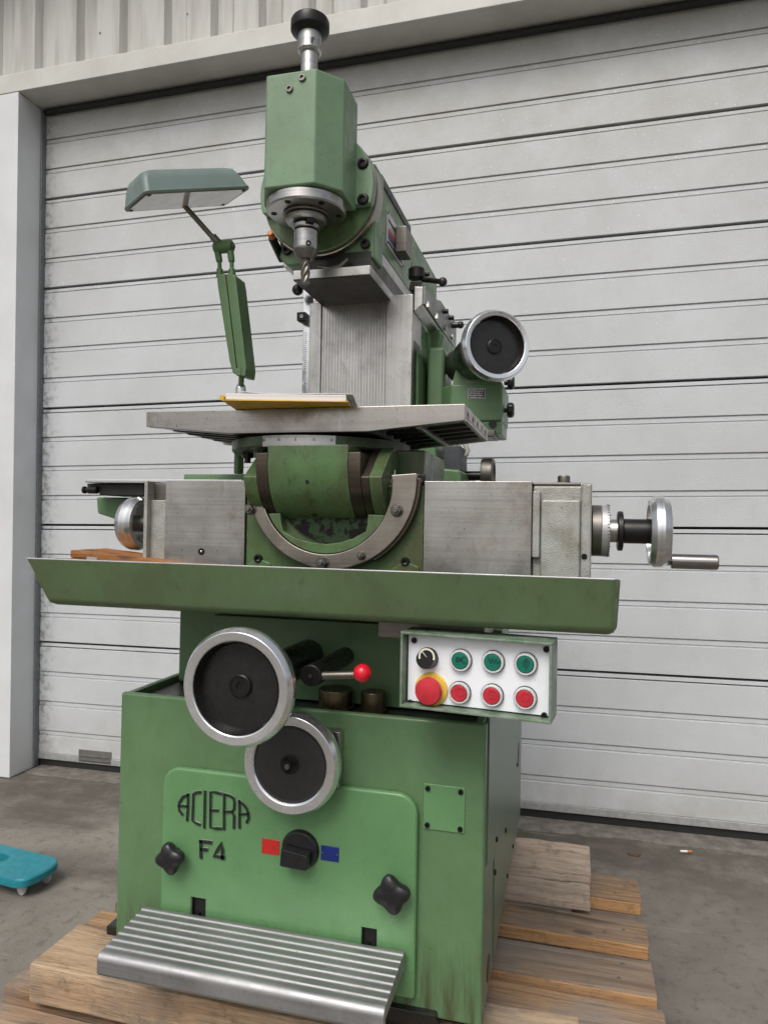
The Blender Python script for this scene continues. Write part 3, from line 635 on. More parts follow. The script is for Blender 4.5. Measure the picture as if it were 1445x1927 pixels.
# ---- longitudinal slide
SZ1, SZ0 = 1.138, .975
xg0, xg1 = P(463, 980, 0).x, P(797, 980, 0).x
cast = Bd(MB().box(xg0, xg1, .0, .26, SZ0, 1.132, .004), 'saddle_casting', 'oily')
xl = P(310, 985, -.004).x; xr = P(1000, 985, -.004).x
Bd(MB().box(xl, xg0-.0008, -.004, .20, SZ0, SZ1, .0015), 'slide_plate', 'steel', cast)
Bd(MB().box(xg1+.0008, xr, -.004, .20, SZ0, SZ1, .0015), 'slide_plate', 'steel', cast)
c = P(379, 1038, -.004); Bd(MB().lathe([(.0062, 0), (.0062, .0008), (.0045, .0008), (.004, .0002), (0, .0002)], c, D_, 20), 'oil_hole', 'oxide', cast)
Bd(MB().ball(c, .0026, 12), 'oil_ball', 'chrome', cast)
# left end bracket
Bd(MB().box(P(270, 985, 0).x, P(277, 985, 0).x, -.001, .2, SZ0, SZ1-.001, .002), 'end_flange', 'hammer', cast)
Bd(MB().box(P(277, 985, .02).x, xl-.0005, .012, .19, SZ0, 1.103, .003), 'end_bracket', 'hammer', cast)
Bd(MB().box(P(277, 985, .02).x, xl-.0005, .02, .19, 1.1032, SZ1-.004, .002), 'end_bracket', 'nut', cast)
# right end housing
z1h = P(1060, 909, 0).z
e = lambda l, r, t, b, Y: ext(l, r, t, b, Y)
h = e(1002, 1113, 912, 1086, .012)
hous = Bd(MB().box(h[0], h[1]-.002, .012, .19, SZ0-.003, z1h-.004, .003), 'end_housing', 'hammer', cast)
q = e(1001, 1016, 923, 1050, .0); Bd(MB().box(xr+.0006, q[1], .0, .0125, q[2], q[3], .003), 'housing_rib', 'hammer', cast)
q = e(1017, 1092, 940, 1086, .0); Bd(MB().box(q[0], q[1], -.002, .0125, SZ0-.004, q[3], .004, 3), 'housing_face', 'hammer', cast)
q = e(1092, 1113, 909, 1086, -.003); Bd(MB().box(q[0]+.0005, q[1], -.005, .195, SZ0-.005, q[3], .004, 3), 'housing_flange', 'hammer', cast)
Bd(MB().box(xr+.0006, P(1092, 1000, 0).x, .014, .18, z1h-.0038, z1h+.002, .002), 'housing_top', 'nut', cast)
c = P(1061, 906, .06); Bd(MB().lathe([(.013, 0), (.013, .003), (.010, .004), (.010, .012), (.0085, .014), (0, .014)], (c.x, .06, z1h+.0015), (0, 0, 1), 28), 'filler_cap', 'nut', cast)
c = P(1099, 1047, -.005); Bd(MB().socket(c, D_, .0045, .002), 'screw', 'oxide', cast)
# right feed dial, nut, sleeve and wheel
AY = .065; ZA = P(1150, 999, AY).z
X_ = lambda px: P(px, 1000, AY).x
def xl_(name, mat, p0, p1, r, par, seg=48, bev=.001): return Bd(MB().cyl((X_(p0), AY, ZA), (1, 0, 0), r, X_(p1)-X_(p0), seg, bev), name, mat, par)
dial = xl_('feed_dial', 'nut', 1113, 1131, .0415, cast)
xl_('dial_band', 'scale', 1130.5, 1146, .0420, dial)
mb = MB()
for k in range(50):
    a = 2*math.pi*k/50; ln = .006 if k % 5 == 0 else .0035
    d = Vector((0, math.cos(a), math.sin(a))); tg = Vector((0, -math.sin(a), math.cos(a)))*.0004; p = Vector((X_(1141), AY, ZA))+d*.0421
    t = bmesh.new(); vv = [t.verts.new(p+s1*tg+Vector((s2, 0, 0))+d*s3) for s3 in (0, .0003) for s1, s2 in ((-1, 0), (1, 0), (1, ln), (-1, ln))]
    t.faces.new(vv[:4]); t.faces.new(vv[4:][::-1])
    for i in range(4): t.faces.new((vv[i], vv[(i+1) % 4], vv[4+(i+1) % 4], vv[4+i]))
    mb._add(t)
Bd(mb, 'dial_mark', 'mark', dial)
xl_('dial_neck', 'steel', 1146, 1162, .0185, cast)
Bd(MB().lathe([(.030, 0), (.0325, .0015), (.0325, X_(1172)-X_(1161)-.0015), (.030, X_(1172)-X_(1161))], (X_(1161), AY, ZA), (1, 0, 0), 14), 'lock_nut', 'oxide', cast)
xl_('wheel_sleeve', 'oxide', 1172, 1235, .0198, cast)
def xwheel(name, x0, x1, y, z, r, face):      # plain spoked-less rim wheel on an X axis, hollow on the inner side
    t = x1-x0; s_ = face
    prof = [(r*.74, 0), (r*.76, -.0006), (r*.90, 0), (r*.97, t*.16), (r, t*.24), (r, t*.62), (r*.985, t*.68), (r*.89, t*.97), (r*.86, t), (r*.30, t), (r*.30, t*.55), (r*.70, t*.55)]
    o = Bd(MB().lathe(prof, (x0 if s_ > 0 else x1, y, z), (s_, 0, 0), 96, closed=True), name, 'turned', cast, 22); return o
w_ = xwheel('side_handwheel', X_(1221), X_(1259), AY, ZA, .0565, 1)
hz = ZA-.046
Bd(MB().cyl((X_(1256), AY-.004, hz), (1, 0, 0), .006, .02, 20), 'crank_stud', 'nut', w_)
Bd(MB().lathe([(.0105, 0), (.0118, .001), (.0118, .066), (.0105, .0685), (0, .0685)], (X_(1262), AY-.004, hz), (1, 0, 0), 36), 'crank_handle', 'grip', w_)
# left wheel
AL = .075; zl = P(248, 985, AL).z; x0 = P(257, 985, AL).x
w_ = xwheel('side_handwheel', x0-.018, x0+.016, AL, zl, .052, -1)
Bd(MB().cyl((x0-.012, AL, zl), (1, 0, 0), .016, .055, 30), 'wheel_neck', 'steel', w_)
# left way cover strip, rubber, bolt and green tail
a = ext(160, 455, 898, 905, .10)
strip = Bd(MB().box(a[0], a[1], .10, .22, SZ1+.0008, SZ1+.008, .001), 'way_strip', 'alu', cast)
q = ext(163, 270, 905, 936, .115); Bd(MB().prism([(q[0], SZ1), (q[1], SZ1), (q[1], q[2]+.004), (q[0]+.03, q[2]+.004), (q[0]+.028, SZ1-.012), (q[0], SZ1-.006)], 'y', .115, .2, .002), 'rubber_wiper', 'rubber', cast)
q = ext(157, 186, 917, 927, .11); Bd(MB().cyl((q[0], .11, (q[2]+q[3])/2), (1, 0, 0), .0075, .006, 18).cyl((q[0]+.006, .11, (q[2]+q[3])/2), (1, 0, 0), .005, .007, 18).cyl((q[0]+.012, .11, (q[2]+q[3])/2), (1, 0, 0), .0078, .022, 18), 'stop_bolt', 'oxide', cast)
q = ext(180, 275, 936, 974, .16); Bd(MB().prism([(q[0], q[3]), (q[1]+.05, q[3]), (q[1]+.05, q[2]-.014), (q[0]+.07, q[2]-.010), (q[0]+.004, q[2]+.008)], 'y', .16, .26, .004, 3), 'slide_tail', 'green', cast)
q = ext(345, 470, 892, 899, .24); Bd(MB().box(q[0], q[1], .24, .40, SZ1+.0005, q[3], .003), 'knee_top', 'green', cast)

# ---- swivel ring (lower half), bolts, swivel plate with hollow
RC = P(622, 905, -.02); K = (P(785, 905, -.02)-RC).length
RO, RI = K*1.0, K*.82
def arcp(r, a0, a1, n): return [(RC.x+r*math.cos(R_(a0+(a1-a0)*i/n)), RC.z+r*math.sin(R_(a0+(a1-a0)*i/n))) for i in range(n+1)]
IC = P(613, 914, -.02)-RC; RI2 = K*.775
ring = Bd(MB().prism(arcp(RO, -184, 5, 56)+[(x+IC.x, z+IC.z) for x, z in arcp(RI2, 9, -188, 48)], 'y', -.024, .0015, .0022, 2), 'swivel_ring', 'ringsteel', cast)
Bd(MB().prism(arcp(RO*1.035, -60, 2, 26)+arcp(RO*.99, 2, -60, 26), 'y', -.018, .0015, .002), 'ring_step', 'band', cast)
lens = [(692, 968), (691, 988), (688, 1000), (665, 1013), (640, 1021), (612, 1024), (585, 1021), (555, 1013), (533, 1000), (529, 985), (527, 966)]
lp = [P(a, b, -.02) for a, b in lens]
pts = [(x+IC.x, z+IC.z) for x, z in arcp(RI2*.992, -155, -25, 36)]
pts += [(p.x, p.z) for p in lp]
Bd(MB().prism(pts, 'y', -.020, .0015, .0016, 2), 'swivel_plate', 'oily', cast)
Bd(MB().prism(arcp(RI*.86, -175, -5, 30), 'y', -.006, .0012, 0), 'swivel_hollow', 'chipped', cast)
def nutp(px, py, Y, r, par, stud=True):
    c = P(px, py, Y); mb = MB().cyl(c+Vector((0, .001, 0)), D_, r*1.25, .0025, 28).hexa(c+Vector((0, -.0012, 0)), D_, r, .009)
    if stud: mb.cyl(c+Vector((0, -.009, 0)), D_, r*.5, .006, 18)
    return Bd(mb, 'ring_nut', 'nut', par)
nutp(747, 961, -.024, .0085, cast); nutp(607, 1059, -.024, .0095, cast); nutp(680, 1046, -.024, .006, cast); nutp(472, 958, -.024, .0085, cast)
Bd(MB().socket(P(609, 1047, -.024), D_, .002, .0006), 'oil_hole', 'rubber', cast)
for px, py in ((487, 1051), (763, 1057)):
    c = P(px, py, 0); Bd(MB().socket(c, D_, .0075, .006), 'saddle_screw', 'oxide', cast)
    Bd(MB().prism([(c.x-.022, c.z-.03), (c.x+.024, c.z-.03), (c.x+.024, c.z-.008), (c.x+.008, c.z-.002), (c.x-.006, c.z-.002), (c.x-.022, c.z-.012)], 'y', -.004, .001, .003, 2), 'cast_pad', 'oily', cast)
Bd(MB().box(P(770, 890, 0).x, xg1+.001, .004, .09, 1.1322, 1.150, .002), 'ring_cap', 'oxide', cast)

# ---- tilting drum and cradle under the table
CYd, Rd = .052, .108; DZ = P(580, 868, CYd-Rd).z
dx0, dx1 = P(503, 880, CYd-Rd).x, P(654, 880, CYd-Rd).x
TZ0 = P(570, 839, -.043).z
def drum(x0, x1, r, ztop, a0=180, a1=330, back=.02, bev=.0015, slope=None):
    p = [(CYd+r*math.cos(R_(a)), DZ+r*math.sin(R_(a))) for a in [a0+(a1-a0)*i/30 for i in range(31)]]
    if slope: p += [(CYd+r*.86, ztop+.02), (CYd-.02, ztop+.055), (CYd-r*.45, ztop+.042)]; 
    else: p += [(CYd+r*.86, ztop), (CYd-r, ztop)]
    return MB().prism(p, 'x', x0, x1, bev, 2, 25)
dr = Bd(drum(dx0, dx1, Rd, TZ0), 'tilting_drum', 'oily')
bw = .021
Bd(drum(dx0-bw, dx0-.0003, Rd*1.0, TZ0-.012), 'drum_band', 'band', dr)
Bd(drum(dx1+.0003, dx1+bw, Rd*1.0, TZ0-.012), 'drum_band', 'band', dr)
lx0 = P(455, 905, CYd-Rd).x; rx1 = P(716, 905, CYd-Rd).x
zc = P(480, 897, CYd-Rd).z; ac = 180+math.degrees(math.asin(min(1, (DZ-zc)/Rd)))
Bd(drum(lx0, dx0-bw-.0004, Rd*.985, zc, ac, 335, slope=True), 'cradle_cheek', 'oily', dr)
Bd(drum(dx1+bw+.0004, rx1, Rd*.985, zc, ac, 335, slope=True), 'cradle_cheek', 'oily', dr)
Bd(drum(dx1+bw+.0002, dx1+bw+.014, Rd*1.0, zc, ac, 335, slope=True), 'drum_band', 'band', dr)
Bd(MB().prism([(dx0-.09, DZ-.09), (dx1+.095, DZ-.09), (dx1+.1, DZ+.03), (dx0-.08, DZ+.03)], 'y', CYd+.02, CYd+.22, .004), 'cradle_body', 'oily', dr)
for px, py, r in ((579, 906, .0035), (594, 962, .0045)):
    c = P(px, py, CYd-Rd*(.93 if py < 950 else .55)); a = Vector((0, c.y-CYd, c.z-DZ)).normalized(); c = Vector((c.x, CYd, DZ))+a*(Rd+.0002)
    Bd(MB().lathe([(r, .0), (r, .0003), (0, .0003)], c, a, 18), 'oil_hole', 'rubber', dr)
c = Vector((rx1, CYd-.035, P(722, 912, CYd-.035).z))
Bd(MB().cyl(c, (1, 0, 0), .014, .003, 28).hexa(c+Vector((.003, 0, 0)), (1, 0, 0), .0115, .010).cyl(c+Vector((.012, 0, 0)), (1, 0, 0), .006, .005, 18), 'clamp_nut', 'nut', dr)
Bd(MB().prism([(c.y-.0015, c.z+.006), (c.y+.0015, c.z+.006), (c.y+.001, c.z+.024), (c.y-.001, c.z+.024)], 'x', rx1+.004, rx1+.006, .0003), 'tilt_pointer', 'scale', dr)
Bd(MB().socket((rx1, CYd-.03, c.z-.018), (1, 0, 0), .004, .006), 'screw', 'oxide', dr)
c = Vector((lx0, CYd-.06, P(452, 912, CYd-.06).z)); Bd(MB().hexa(c, (-1, 0, 0), .012, .010), 'clamp_nut', 'nut', dr)

# ---- round flange with scale, table bolts
FCX, FCY, FR = P(606, 836, .125).x, .125, .166
FZ1 = P(606, 817, -.04).z
fl = Bd(MB().lathe([(FR-.003, 0), (FR, .003), (FR, FZ1-TZ0-.001), (FR-.002, FZ1-TZ0)], (FCX, FCY, TZ0), (0, 0, 1), 96), 'round_flange', 'filthy')
def fang(px): return math.atan2(P(px, 828, -.03).y-FCY, P(px, 828, -.03).x-FCX)
a0 = math.atan2(-FR*.93, P(500, 828, -.03).x-FCX); a1 = math.atan2(-FR*.99, P(634, 828, -.04).x-FCX)
def zsec(r0, r1, z0, z1, b0, b1, n=24):
    p = [(FCX+r0*math.cos(b0+(b1-b0)*i/n), FCY+r0*math.sin(b0+(b1-b0)*i/n)) for i in range(n+1)]+[(FCX+r1*math.cos(b1+(b0-b1)*i/n), FCY+r1*math.sin(b1+(b0-b1)*i/n)) for i in range(n+1)]
    return MB().prism(p, 'z', z0, z1, 0)
zz1 = FZ1-.001; zz0 = TZ0+.0004
sc_o = Bd(zsec(FR+.0003, FR+.003, zz0, zz1, a0, a1), 'degree_scale', 'scale', fl)
aa0 = math.atan2(-FR, P(556, 828, -.043).x-FCX)
mb = MB()
dpx = R_(1.02)
for k in range(-26, 31):
    b = aa0+k*dpx
    if b < a0+.01 or b > a1-.008: continue
    ln = .0052 if k % 5 else .0075
    p = zsec(FR+.0029, FR+.0034, zz1-ln*.7, zz1-.0003, b-.0016, b+.0016, 1); me = bpy.data.meshes.new('q'); p.bm.to_mesh(me); mb.bm.from_mesh(me); bpy.data.meshes.remove(me); p.bm.free()
for k, tx in ((-20, '20'), (-10, '10'), (0, '0'), (10, '10'), (20, '20'), (29, '30')):
    b = aa0+k*dpx
    if b < a0: continue
    d = Vector((math.cos(b), math.sin(b), 0)); tg = Vector((-d.y, d.x, 0))
    Mx = Matrix((tg, Vector((0, 0, 1)), d)).transposed().to_4x4(); Mx.translation = Vector((FCX, FCY, zz0+.010))+d*(FR+.0032)
    text_bm(mb, tx, .0068, Mx, .0002)
Bd(mb, 'scale_mark', 'mark', fl)
for px, py in ((466, 856), (745, 856)):
    c = P(px, py, .07 if px < 600 else .10); Bd(MB().hexa((c.x, c.y, TZ0), (0, 0, -1), .0115, .009).cyl((c.x, c.y, TZ0-.008), (0, 0, -1), .006, .010, 18), 'table_bolt', 'oxide', fl)

# ---- work table with T slots
TY0, TY1 = -.03, .275; X0, X1 = -.736, -.167; TZ = P(575, 767, TY0).z
z_e = P(872, 791, TY0).z
sl_b = TZ-.0195
T0, T1 = TY0+.0163, TY1-.0163
prof = [(T0, sl_b), (T1, sl_b), (T1, TZ)]
n = 5; ys = [TY0+.035+(TY1-TY0-.07)*i/(n-1) for i in range(n)]
for yc in reversed(ys):
    prof += [(yc+.0055, TZ), (yc+.0055, TZ-.009), (yc+.010, TZ-.009), (yc+.010, TZ-.017), (yc-.010, TZ-.017), (yc-.010, TZ-.009), (yc-.0055, TZ-.009), (yc-.0055, TZ)]
prof += [(T0, TZ)]
table = Bd(MB().prism(prof, 'x', X0+.0004, X1-.0004, .0006, 1), 'work_table', 'table')
zm = P(560, 814, TY0).z; xa, xb = P(428, 815, TY0).x, P(693, 813, TY0).x
Bd(MB().prism([(X0+.0002, TZ), (X1-.0002, TZ), (X1-.0002, z_e), (xb, zm), (xa, zm), (X0+.0002, P(275, 803, TY0).z)], 'y', TY0+.0003, TY0+.016, .0016, 2), 'table_apron', 'table', table)
Bd(MB().prism([(X0+.0002, TZ), (X1-.0002, TZ), (X1-.0002, z_e+.001), (xb, zm), (xa, zm), (X0+.0002, P(275, 803, TY0).z)], 'y', TY1-.016, TY1-.0003, .0008, 1), 'table_apron', 'table', table)
Bd(MB().prism([(xa-.01, sl_b-.0004), (xb+.01, sl_b-.0004), (xb, zm-.0006), (xa, zm-.0006)], 'y', TY0+.0165, TY1-.0165, .001, 1), 'table_core', 'oily_shade', table)  # shade under the table is painted into this core and its ribs
for i in range(5):
    y = TY0+.03+i*.052
    for sgn, xe, xm_ in ((1, X1-.004, xb+.008), (-1, X0+.004, xa-.008)):
        Bd(MB().prism([(xm_, sl_b-.0005), (xe, sl_b-.0005), (xe, sl_b-.005), (xm_, zm+.004)], 'y', y, y+.010, .001, 1), 'table_rib', 'oily_shade', table)
Bd(MB().box((X1+xb)/2-.004, (X1+xb)/2+.004, TY0+.0165, TY1-.0165, sl_b-.0165, sl_b-.0006, .001), 'table_rib', 'table', table)
Bd(MB().box(X1-.008, X1-.0003, TY0+.0165, TY1-.0165, z_e+.0015, sl_b-.0006, .001), 'table_rib', 'table', table)
Bd(MB().box(X0+.0003, X0+.008, TY0+.0165, TY1-.0165, z_e+.003, sl_b-.0006, .001), 'table_rib', 'table', table)

# ---- upright column: ways and ridged plate
CZ1 = P(665, 563, .42).z
wl_, wr_ = P(581, 660, .425).x, P(775, 660, .42).x
pl, pr = P(605, 660, .43).x, P(727, 660, .43).x
uc = Bd(MB().box(wl_+.004, wr_-.03, .47, .86, .98, CZ1-.006, .006), 'upright_column', 'green')
Bd(MB().box(wl_, pl-.0006, .425, .52, 1.0, CZ1, .002), 'column_way', 'way', uc)
Bd(MB().box(pr+.0006, wr_, .42, .52, 1.0, CZ1+.004, .002), 'column_way', 'way', uc)
# fluted plate
nf = 22; prof = []
for i in range(nf):
    x = pl+(pr-pl)*i/nf; d = (pr-pl)/nf; prof += [(x, .4305), (x+d*.62, .4305), (x+d*.72, .4313), (x+d*.94, .4313)]
prof += [(pr, .4305), (pr, .46), (pl, .46)]
Bd(MB().prism(prof, 'z', 1.0, CZ1-.004, 0), 'fluted_plate', 'way', uc)
# scale rule at left
Bd(MB().box(P(569, 660, .44).x, wl_-.001, .44, .452, 1.0, CZ1+.035, .001), 'rule_bar', 'alu', uc)
mb = MB(); xr_ = P(569, 660, .44).x
for k in range(60): mb.box(xr_+.006, xr_+(.0095 if k % 5 else .0115), .4392, .4402, 1.22+k*.005, 1.2208+k*.005, 0)
Bd(mb, 'rule_mark', 'mark', uc)
c = P(568, 596, .43); Bd(MB().box(c.x-.009, c.x+.012, .42, .445, c.z-.011, c.z+.009, .001).prism([(c.x-.009, c.z-.011), (c.x+.012, c.z-.011), (c.x+.012, c.z-.02)], 'y', .424, .442, .0008), 'rule_stop', 'oxide', uc)
Bd(MB().socket(P(568, 595, .42), D_, .0045, .003), 'screw', 'scale', uc)
Bd(MB().ball(P(560, 545, .40), .013, 20), 'ball_knob', 'bakelite', uc)
# casting on the right of the ways: flared wall, deep web, gear boss
xc = wr_
xR = PX(862, 640, 0, AXM).x
yb = .80
top_r = P(800, 545, .44)
gx1 = P(795, 570, .43).x
# upper cheek: sloped gib strip running back along the ram
zg1 = P(797, 539, .43).z; zg0 = P(795, 572, .43).z
Bd(MB().prism([(wr_+.0008, zg0-.016), (gx1, zg0), (gx1, zg1), (wr_+.0008, zg1+.002)], 'y', .43, .86, .0015), 'ram_guide', 'steel', uc)
Bd(MB().prism([(.43, zg0), (.87, zg0), (.87, zg1+.034), (.62, zg1+.026), (.52, zg1+.001), (.43, zg1+.001)], 'x', gx1+.0003, gx1+.006, .001), 'gib_strip', 'greygib', uc)
for (px, py) in ((802, 573), (819, 595), (835, 617), (848, 634)):
    c = PX(px, py, gx1+.006); Bd(MB().hexa(c, (1, 0, 0), .0072, .007), 'gib_bolt', 'chrome', uc)
for (px, py) in ((832, 586), (843, 598)):
    c = PX(px, py, gx1+.004); Bd(MB().cyl(c, (1, 0, 0), .006, .016, 16), 'gib_screw', 'oxide', uc)
c = PX(850, 612, gx1+.006); Bd(MB().cyl(c, (1, 0, 0), .008, .02, 18).ball(c+Vector((.024, 0, 0)), .010, 16), 'locking_knob', 'bakelite', uc)
# body wall right of the way
e1 = P(782, 650, .47).x
body = Bd(MB().prism([(wr_-.02, 1.0), (P(790, 760, .47).x, 1.0), (P(788, 700, .47).x, P(788, 690, .47).z), (P(783, 640, .47).x, P(783, 640, .47).z), (P(776, 585, .47).x, zg0-.003), (wr_-.02, zg0-.003)], 'y', .465, .84, .006, 3), 'column_casting', 'green', uc)
xb1 = P(838, 700, .60).x
Bd(MB().prism([(wr_-.01, 1.0), (P(812, 760, .62).x, 1.0), (P(822, 690, .62).x, P(822, 690, .62).z), (P(835, 640, .62).x, P(835, 625, .62).z), (gx1-.002, zg0-.004), (wr_-.01, zg0-.004)], 'y', .62, .85, .01, 3), 'column_casting', 'green', uc)
q = ext(803, 835, 652, 770, .52); Bd(MB().box(q[0], q[1], .52, .64, 1.0, q[3], .009, 3), 'gear_boss', 'green', uc)
Bd(MB().box(P(776, 690, .44).x, P(779, 690, .44).x, .44, .50, 1.0, P(778, 640, .44).z, .001), 'bellows_edge', 'oxide', uc)
Bd(MB().prism([(P(797, 900, .42).x, 1.1), (P(870, 900, .42).x, 1.1), (P(866, 885, .42).x, P(866, 884, .42).z), (P(822, 880, .42).x, P(822, 880, .42).z), (P(818, 830, .42).x, P(818, 825, .42).z), (P(783, 820, .42).x, P(783, 815, .42).z)], 'y', .42, .70, .006, 3), 'column_foot', 'green', uc)
# gear box with nameplate
gy = .50
gl, gm, gr = P(848, 760, gy).x, P(848, 760, gy).x, P(945, 760, gy).x
zt, zb_ = P(900, 702, gy).z, P(900, 793, gy).z
xl0 = P(816, 760, gy+.055).x
gz1 = P(830, 728, gy+.03).z
t = [(xl0, gy+.055), (gm, gy), (gr, gy), (gr, gy+.16), (xl0, gy+.16)]
gb = Bd(MB().prism(t, 'z', zb_, gz1, .005, 3), 'gear_box', 'green')
Bd(MB().prism([(gm+.004, gz1-.004), (gr-.0003, gz1-.004), (gr-.0003, gz1-.001), (P(930, 705, gy).x, P(930, 709, gy).z), (P(872, 690, gy).x, zt+.004), (P(868, 688, gy).x, zt+.014), (P(858, 688, gy).x, zt+.014), (P(856, 698, gy).x, zt+.004), (gm+.004, P(845, 714, gy).z)], 'y', gy+.0006, gy+.15, .003, 2), 'box_top', 'green', gb)
q = ext(907, 944, 792, 812, gy); Bd(MB().box(q[0], q[1], gy+.002, gy+.13, q[2]-.006, zb_-.0004, .003), 'box_foot', 'green', gb)
c = P(927, 798, gy); Bd(MB().lathe([(.009, 0), (.009, .002), (.006, .002), (.006, .0005), (0, .0005)], c, D_, 20), 'foot_eye', 'oxide', gb)
q = ext(905, 931, 808, 822, gy-.01); Bd(MB().box(q[0], q[1], gy-.01, gy+.08, q[2], q[3], .003), 'foot_pad', 'nut', gb)
q = ext(881, 913, 731, 751, gy); npl = Bd(MB().box(q[0], q[1], gy-.0022, gy+.0005, q[2], q[3], .0005, 1), 'name_plate', 'scale', gb)
Bd(MB().box(q[0]+.0015, q[1]-.0015, gy-.0026, gy-.0021, q[2]+.0015, q[3]-.0015, 0), 'plate_field', 'mark', gb)
mb = MB(); x, z = (q[0]+q[1])/2, (q[2]+q[3])/2; hh = q[3]-q[2]
rnd = random.Random(3)
for k in range(5):                            # print too small to read: five rows of short strokes
    zr = z+hh*(.34-.17*k); xr0 = q[0]+.003
    while xr0 < q[1]-.005:
        wl2 = rnd.uniform(.0008, .0026); mb.box(xr0, xr0+wl2, gy-.0029, gy-.0025, zr-hh*.045, zr+hh*.045, 0); xr0 += wl2+rnd.choice((.0004, .0004, .0014))
Bd(mb, 'plate_text', 'scale', gb)
c = P(897, 718, gy); Bd(MB().box(c.x-.012, c.x+.012, gy-.0018, gy+.001, c.z-.004, c.z+.014, .0006, 1), 'small_plate', 'green', gb)
for px, py, y, r in ((951, 720, .56, .017), (946, 772, .56, .018)):
    c = P(px, py, y); Bd(MB().cyl((gr-.002, y, c.z), (1, 0, 0), .006, .012, 14).cyl((gr+.006, y, c.z), (1, 0, 0), r, .016, 28, .004), 'side_knob', 'bakelite', gb)
# upper handwheel on a black sleeve, axis turned to the right
nd = Vector((math.sin(R_(30)), -math.cos(R_(30)), .0))
wc = P(937, 648, .375)
o3, _ = wheel('handwheel', wc, nd, .077, .022, .016, 'black', depth=.026, par=gb, rimw=.20)
Bd(MB().lathe([(.046, 0), (.048, .004), (.048, .03), (.050, .033), (.050, .06), (.046, .064), (.044, .075), (.052, .08), (.052, .10), (.0, .10)], wc-nd*.145, nd, 56), 'wheel_sleeve', 'black', gb)
Bd(MB().lathe([(.0505, .0), (.0505, .002), (.047, .002), (.047, 0)], wc-nd*.060, nd, 56, closed=True), 'sleeve_ring', 'nut', gb)
Bd(MB().cyl(wc-nd*.155, -nd, .040, .07, 40), 'sleeve_boss', 'nut', gb)
# hose, black motor box, small rear wheel
q = ext(833, 868, 838, 889, .46); bk = Bd(MB().prism([(q[0], q[2]), (q[1], q[2]+.004), (q[1]-.003, q[3]), (q[0], q[3])], 'y', .46, .56, .003), 'black_box', 'slate')
pts = [P(869, 830, .52), P(876, 838, .52), P(880, 848, .52), P(878, 856, .52), P(872, 858, .52), P(866, 850, .52), P(862, 835, .52)]
Bd(MB().tube([pts[0]+Vector((-.01, 0, .05))]+pts, .0055, 12), 'grey_hose', 'cable')
c = P(906, 892, .55); Bd(MB().lathe([(.028, 0), (.036, .001), (.038, .006), (.038, .026), (.034, .03), (.026, .03), (.026, .008), (.012, .006), (.012, 0)], (c.x, .55, c.z), (1, 0, 0), 48, closed=True), 'rear_wheel', 'nut')
Bd(MB().cyl((c.x-.09, .55, c.z-.004), (1, 0, 0), .011, .1, 20), 'rear_shaft', 'oxide')
# levelling screw beside the column
c = P(779, 868, .40); Bd(MB().cyl((c.x, .40, c.z-.03), (0, 0, 1), .006, .05, 16).hexa((c.x, .40, c.z+.012), (0, 0, 1), .011, .008).hexa((c.x, .40, c.z-.008), (0, 0, 1), .011, .006), 'stop_screw', 'oxide')

# ---- ram on top of the column
RY0, RY1 = .345, 1.03
rxr = P(712, 420, RY0).x; rzt = P(714, 327, RY0).z; rzb = P(717, 468, RY0).z
rxl = P(548, 420, RY0).x
ram = Bd(MB().box(rxl, rxr, RY0, RY1, rzb, rzt, .005), 'ram', 'green')
Bd(MB().box(rxl+.004, rxr+.0035, RY0+.012, RY0+.30, rzt-.013, rzt+.006, .002), 'ram_cover', 'slate', ram)
Bd(MB().box(P(712, 420, RY0).x+.0002, rxr+.0018, RY0+.010, RY1-.02, rzb-.004, rzb+.006, .001), 'ram_wiper', 'rubber', ram)
x_ = rxl-.012
Bd(MB().box(P(535, 495, .33).x, P(713, 490, .33).x, .325, .80, P(620, 497, .33).z, rzb-.0045, .0015), 'ram_slide', 'steel', ram)
fz0 = P(620, 523, .25).z; fz1 = P(620, 503, .25).z
Bd(MB().box(P(551.5, 520, .25).x, P(696, 512, .25).x, .25, .80, fz0+.002, fz1-.0006, .0015), 'ram_keel', 'steel', ram)
Bd(MB().box(P(551.5, 520, .25).x+.0006, P(696, 512, .25).x-.0006, .2506, .80, fz0, fz0+.0018, .0006, 1), 'keel_shade_plate', 'oily_shade', ram)  # dark plate added for the dim reflection under the keel
Bd(MB().box(P(551.5, 520, .25).x+.012, P(696, 512, .25).x-.004, .27, .80, fz1-.0005, P(620, 497, .33).z-.0005, .001), 'keel_neck', 'oily_shade', ram)
# data plate with coloured stripes and the black stop block on the right flank
pA, pB = PX(727, 395, rxr).y, PX(757, 505, rxr).y
zA, zB = PX(727, 394, rxr).z, PX(727, 460, rxr).z
dp = Bd(MB().box(rxr-.0004, rxr+.0022, pA, pB, zB, zA, .0006, 1), 'data_plate', 'scale', ram)
hz_ = zA-zB
for k, (m_, f0, f1) in enumerate((('mark', .72, .80), ('redplate', .40, .52), ('blueplate', .22, .38), ('mark', .08, .16))):
    Bd(MB().box(rxr+.0021, rxr+.0027, pA+.012, pB-.01, zB+hz_*f0, zB+hz_*f1, 0), 'plate_stripe', m_, ram)
yy = PX(742, 450, rxr).y; zz_ = PX(742, 450, rxr).z
kb = MB(); kb.M = Matrix.Translation((rxr, yy, zz_)) @ Matrix.Rotation(0, 4, 'X'); kb.box(.0028, .030, -.004, .055, -.032, .030, .003); kb.cyl((0, .02, 0), (1, 0, 0), .02, .012, 24); Bd(kb, 'stop_block', 'nut', ram)
for y, z in ((pA+.005, zA-.005), (pA+.005, zB+.005), (pB-.005, zB+.005), (pB-.005, zA-.005)): Bd(MB().socket((rxr+.0022, y, z), (1, 0, 0), .003, .002), 'rivet', 'nut', ram)
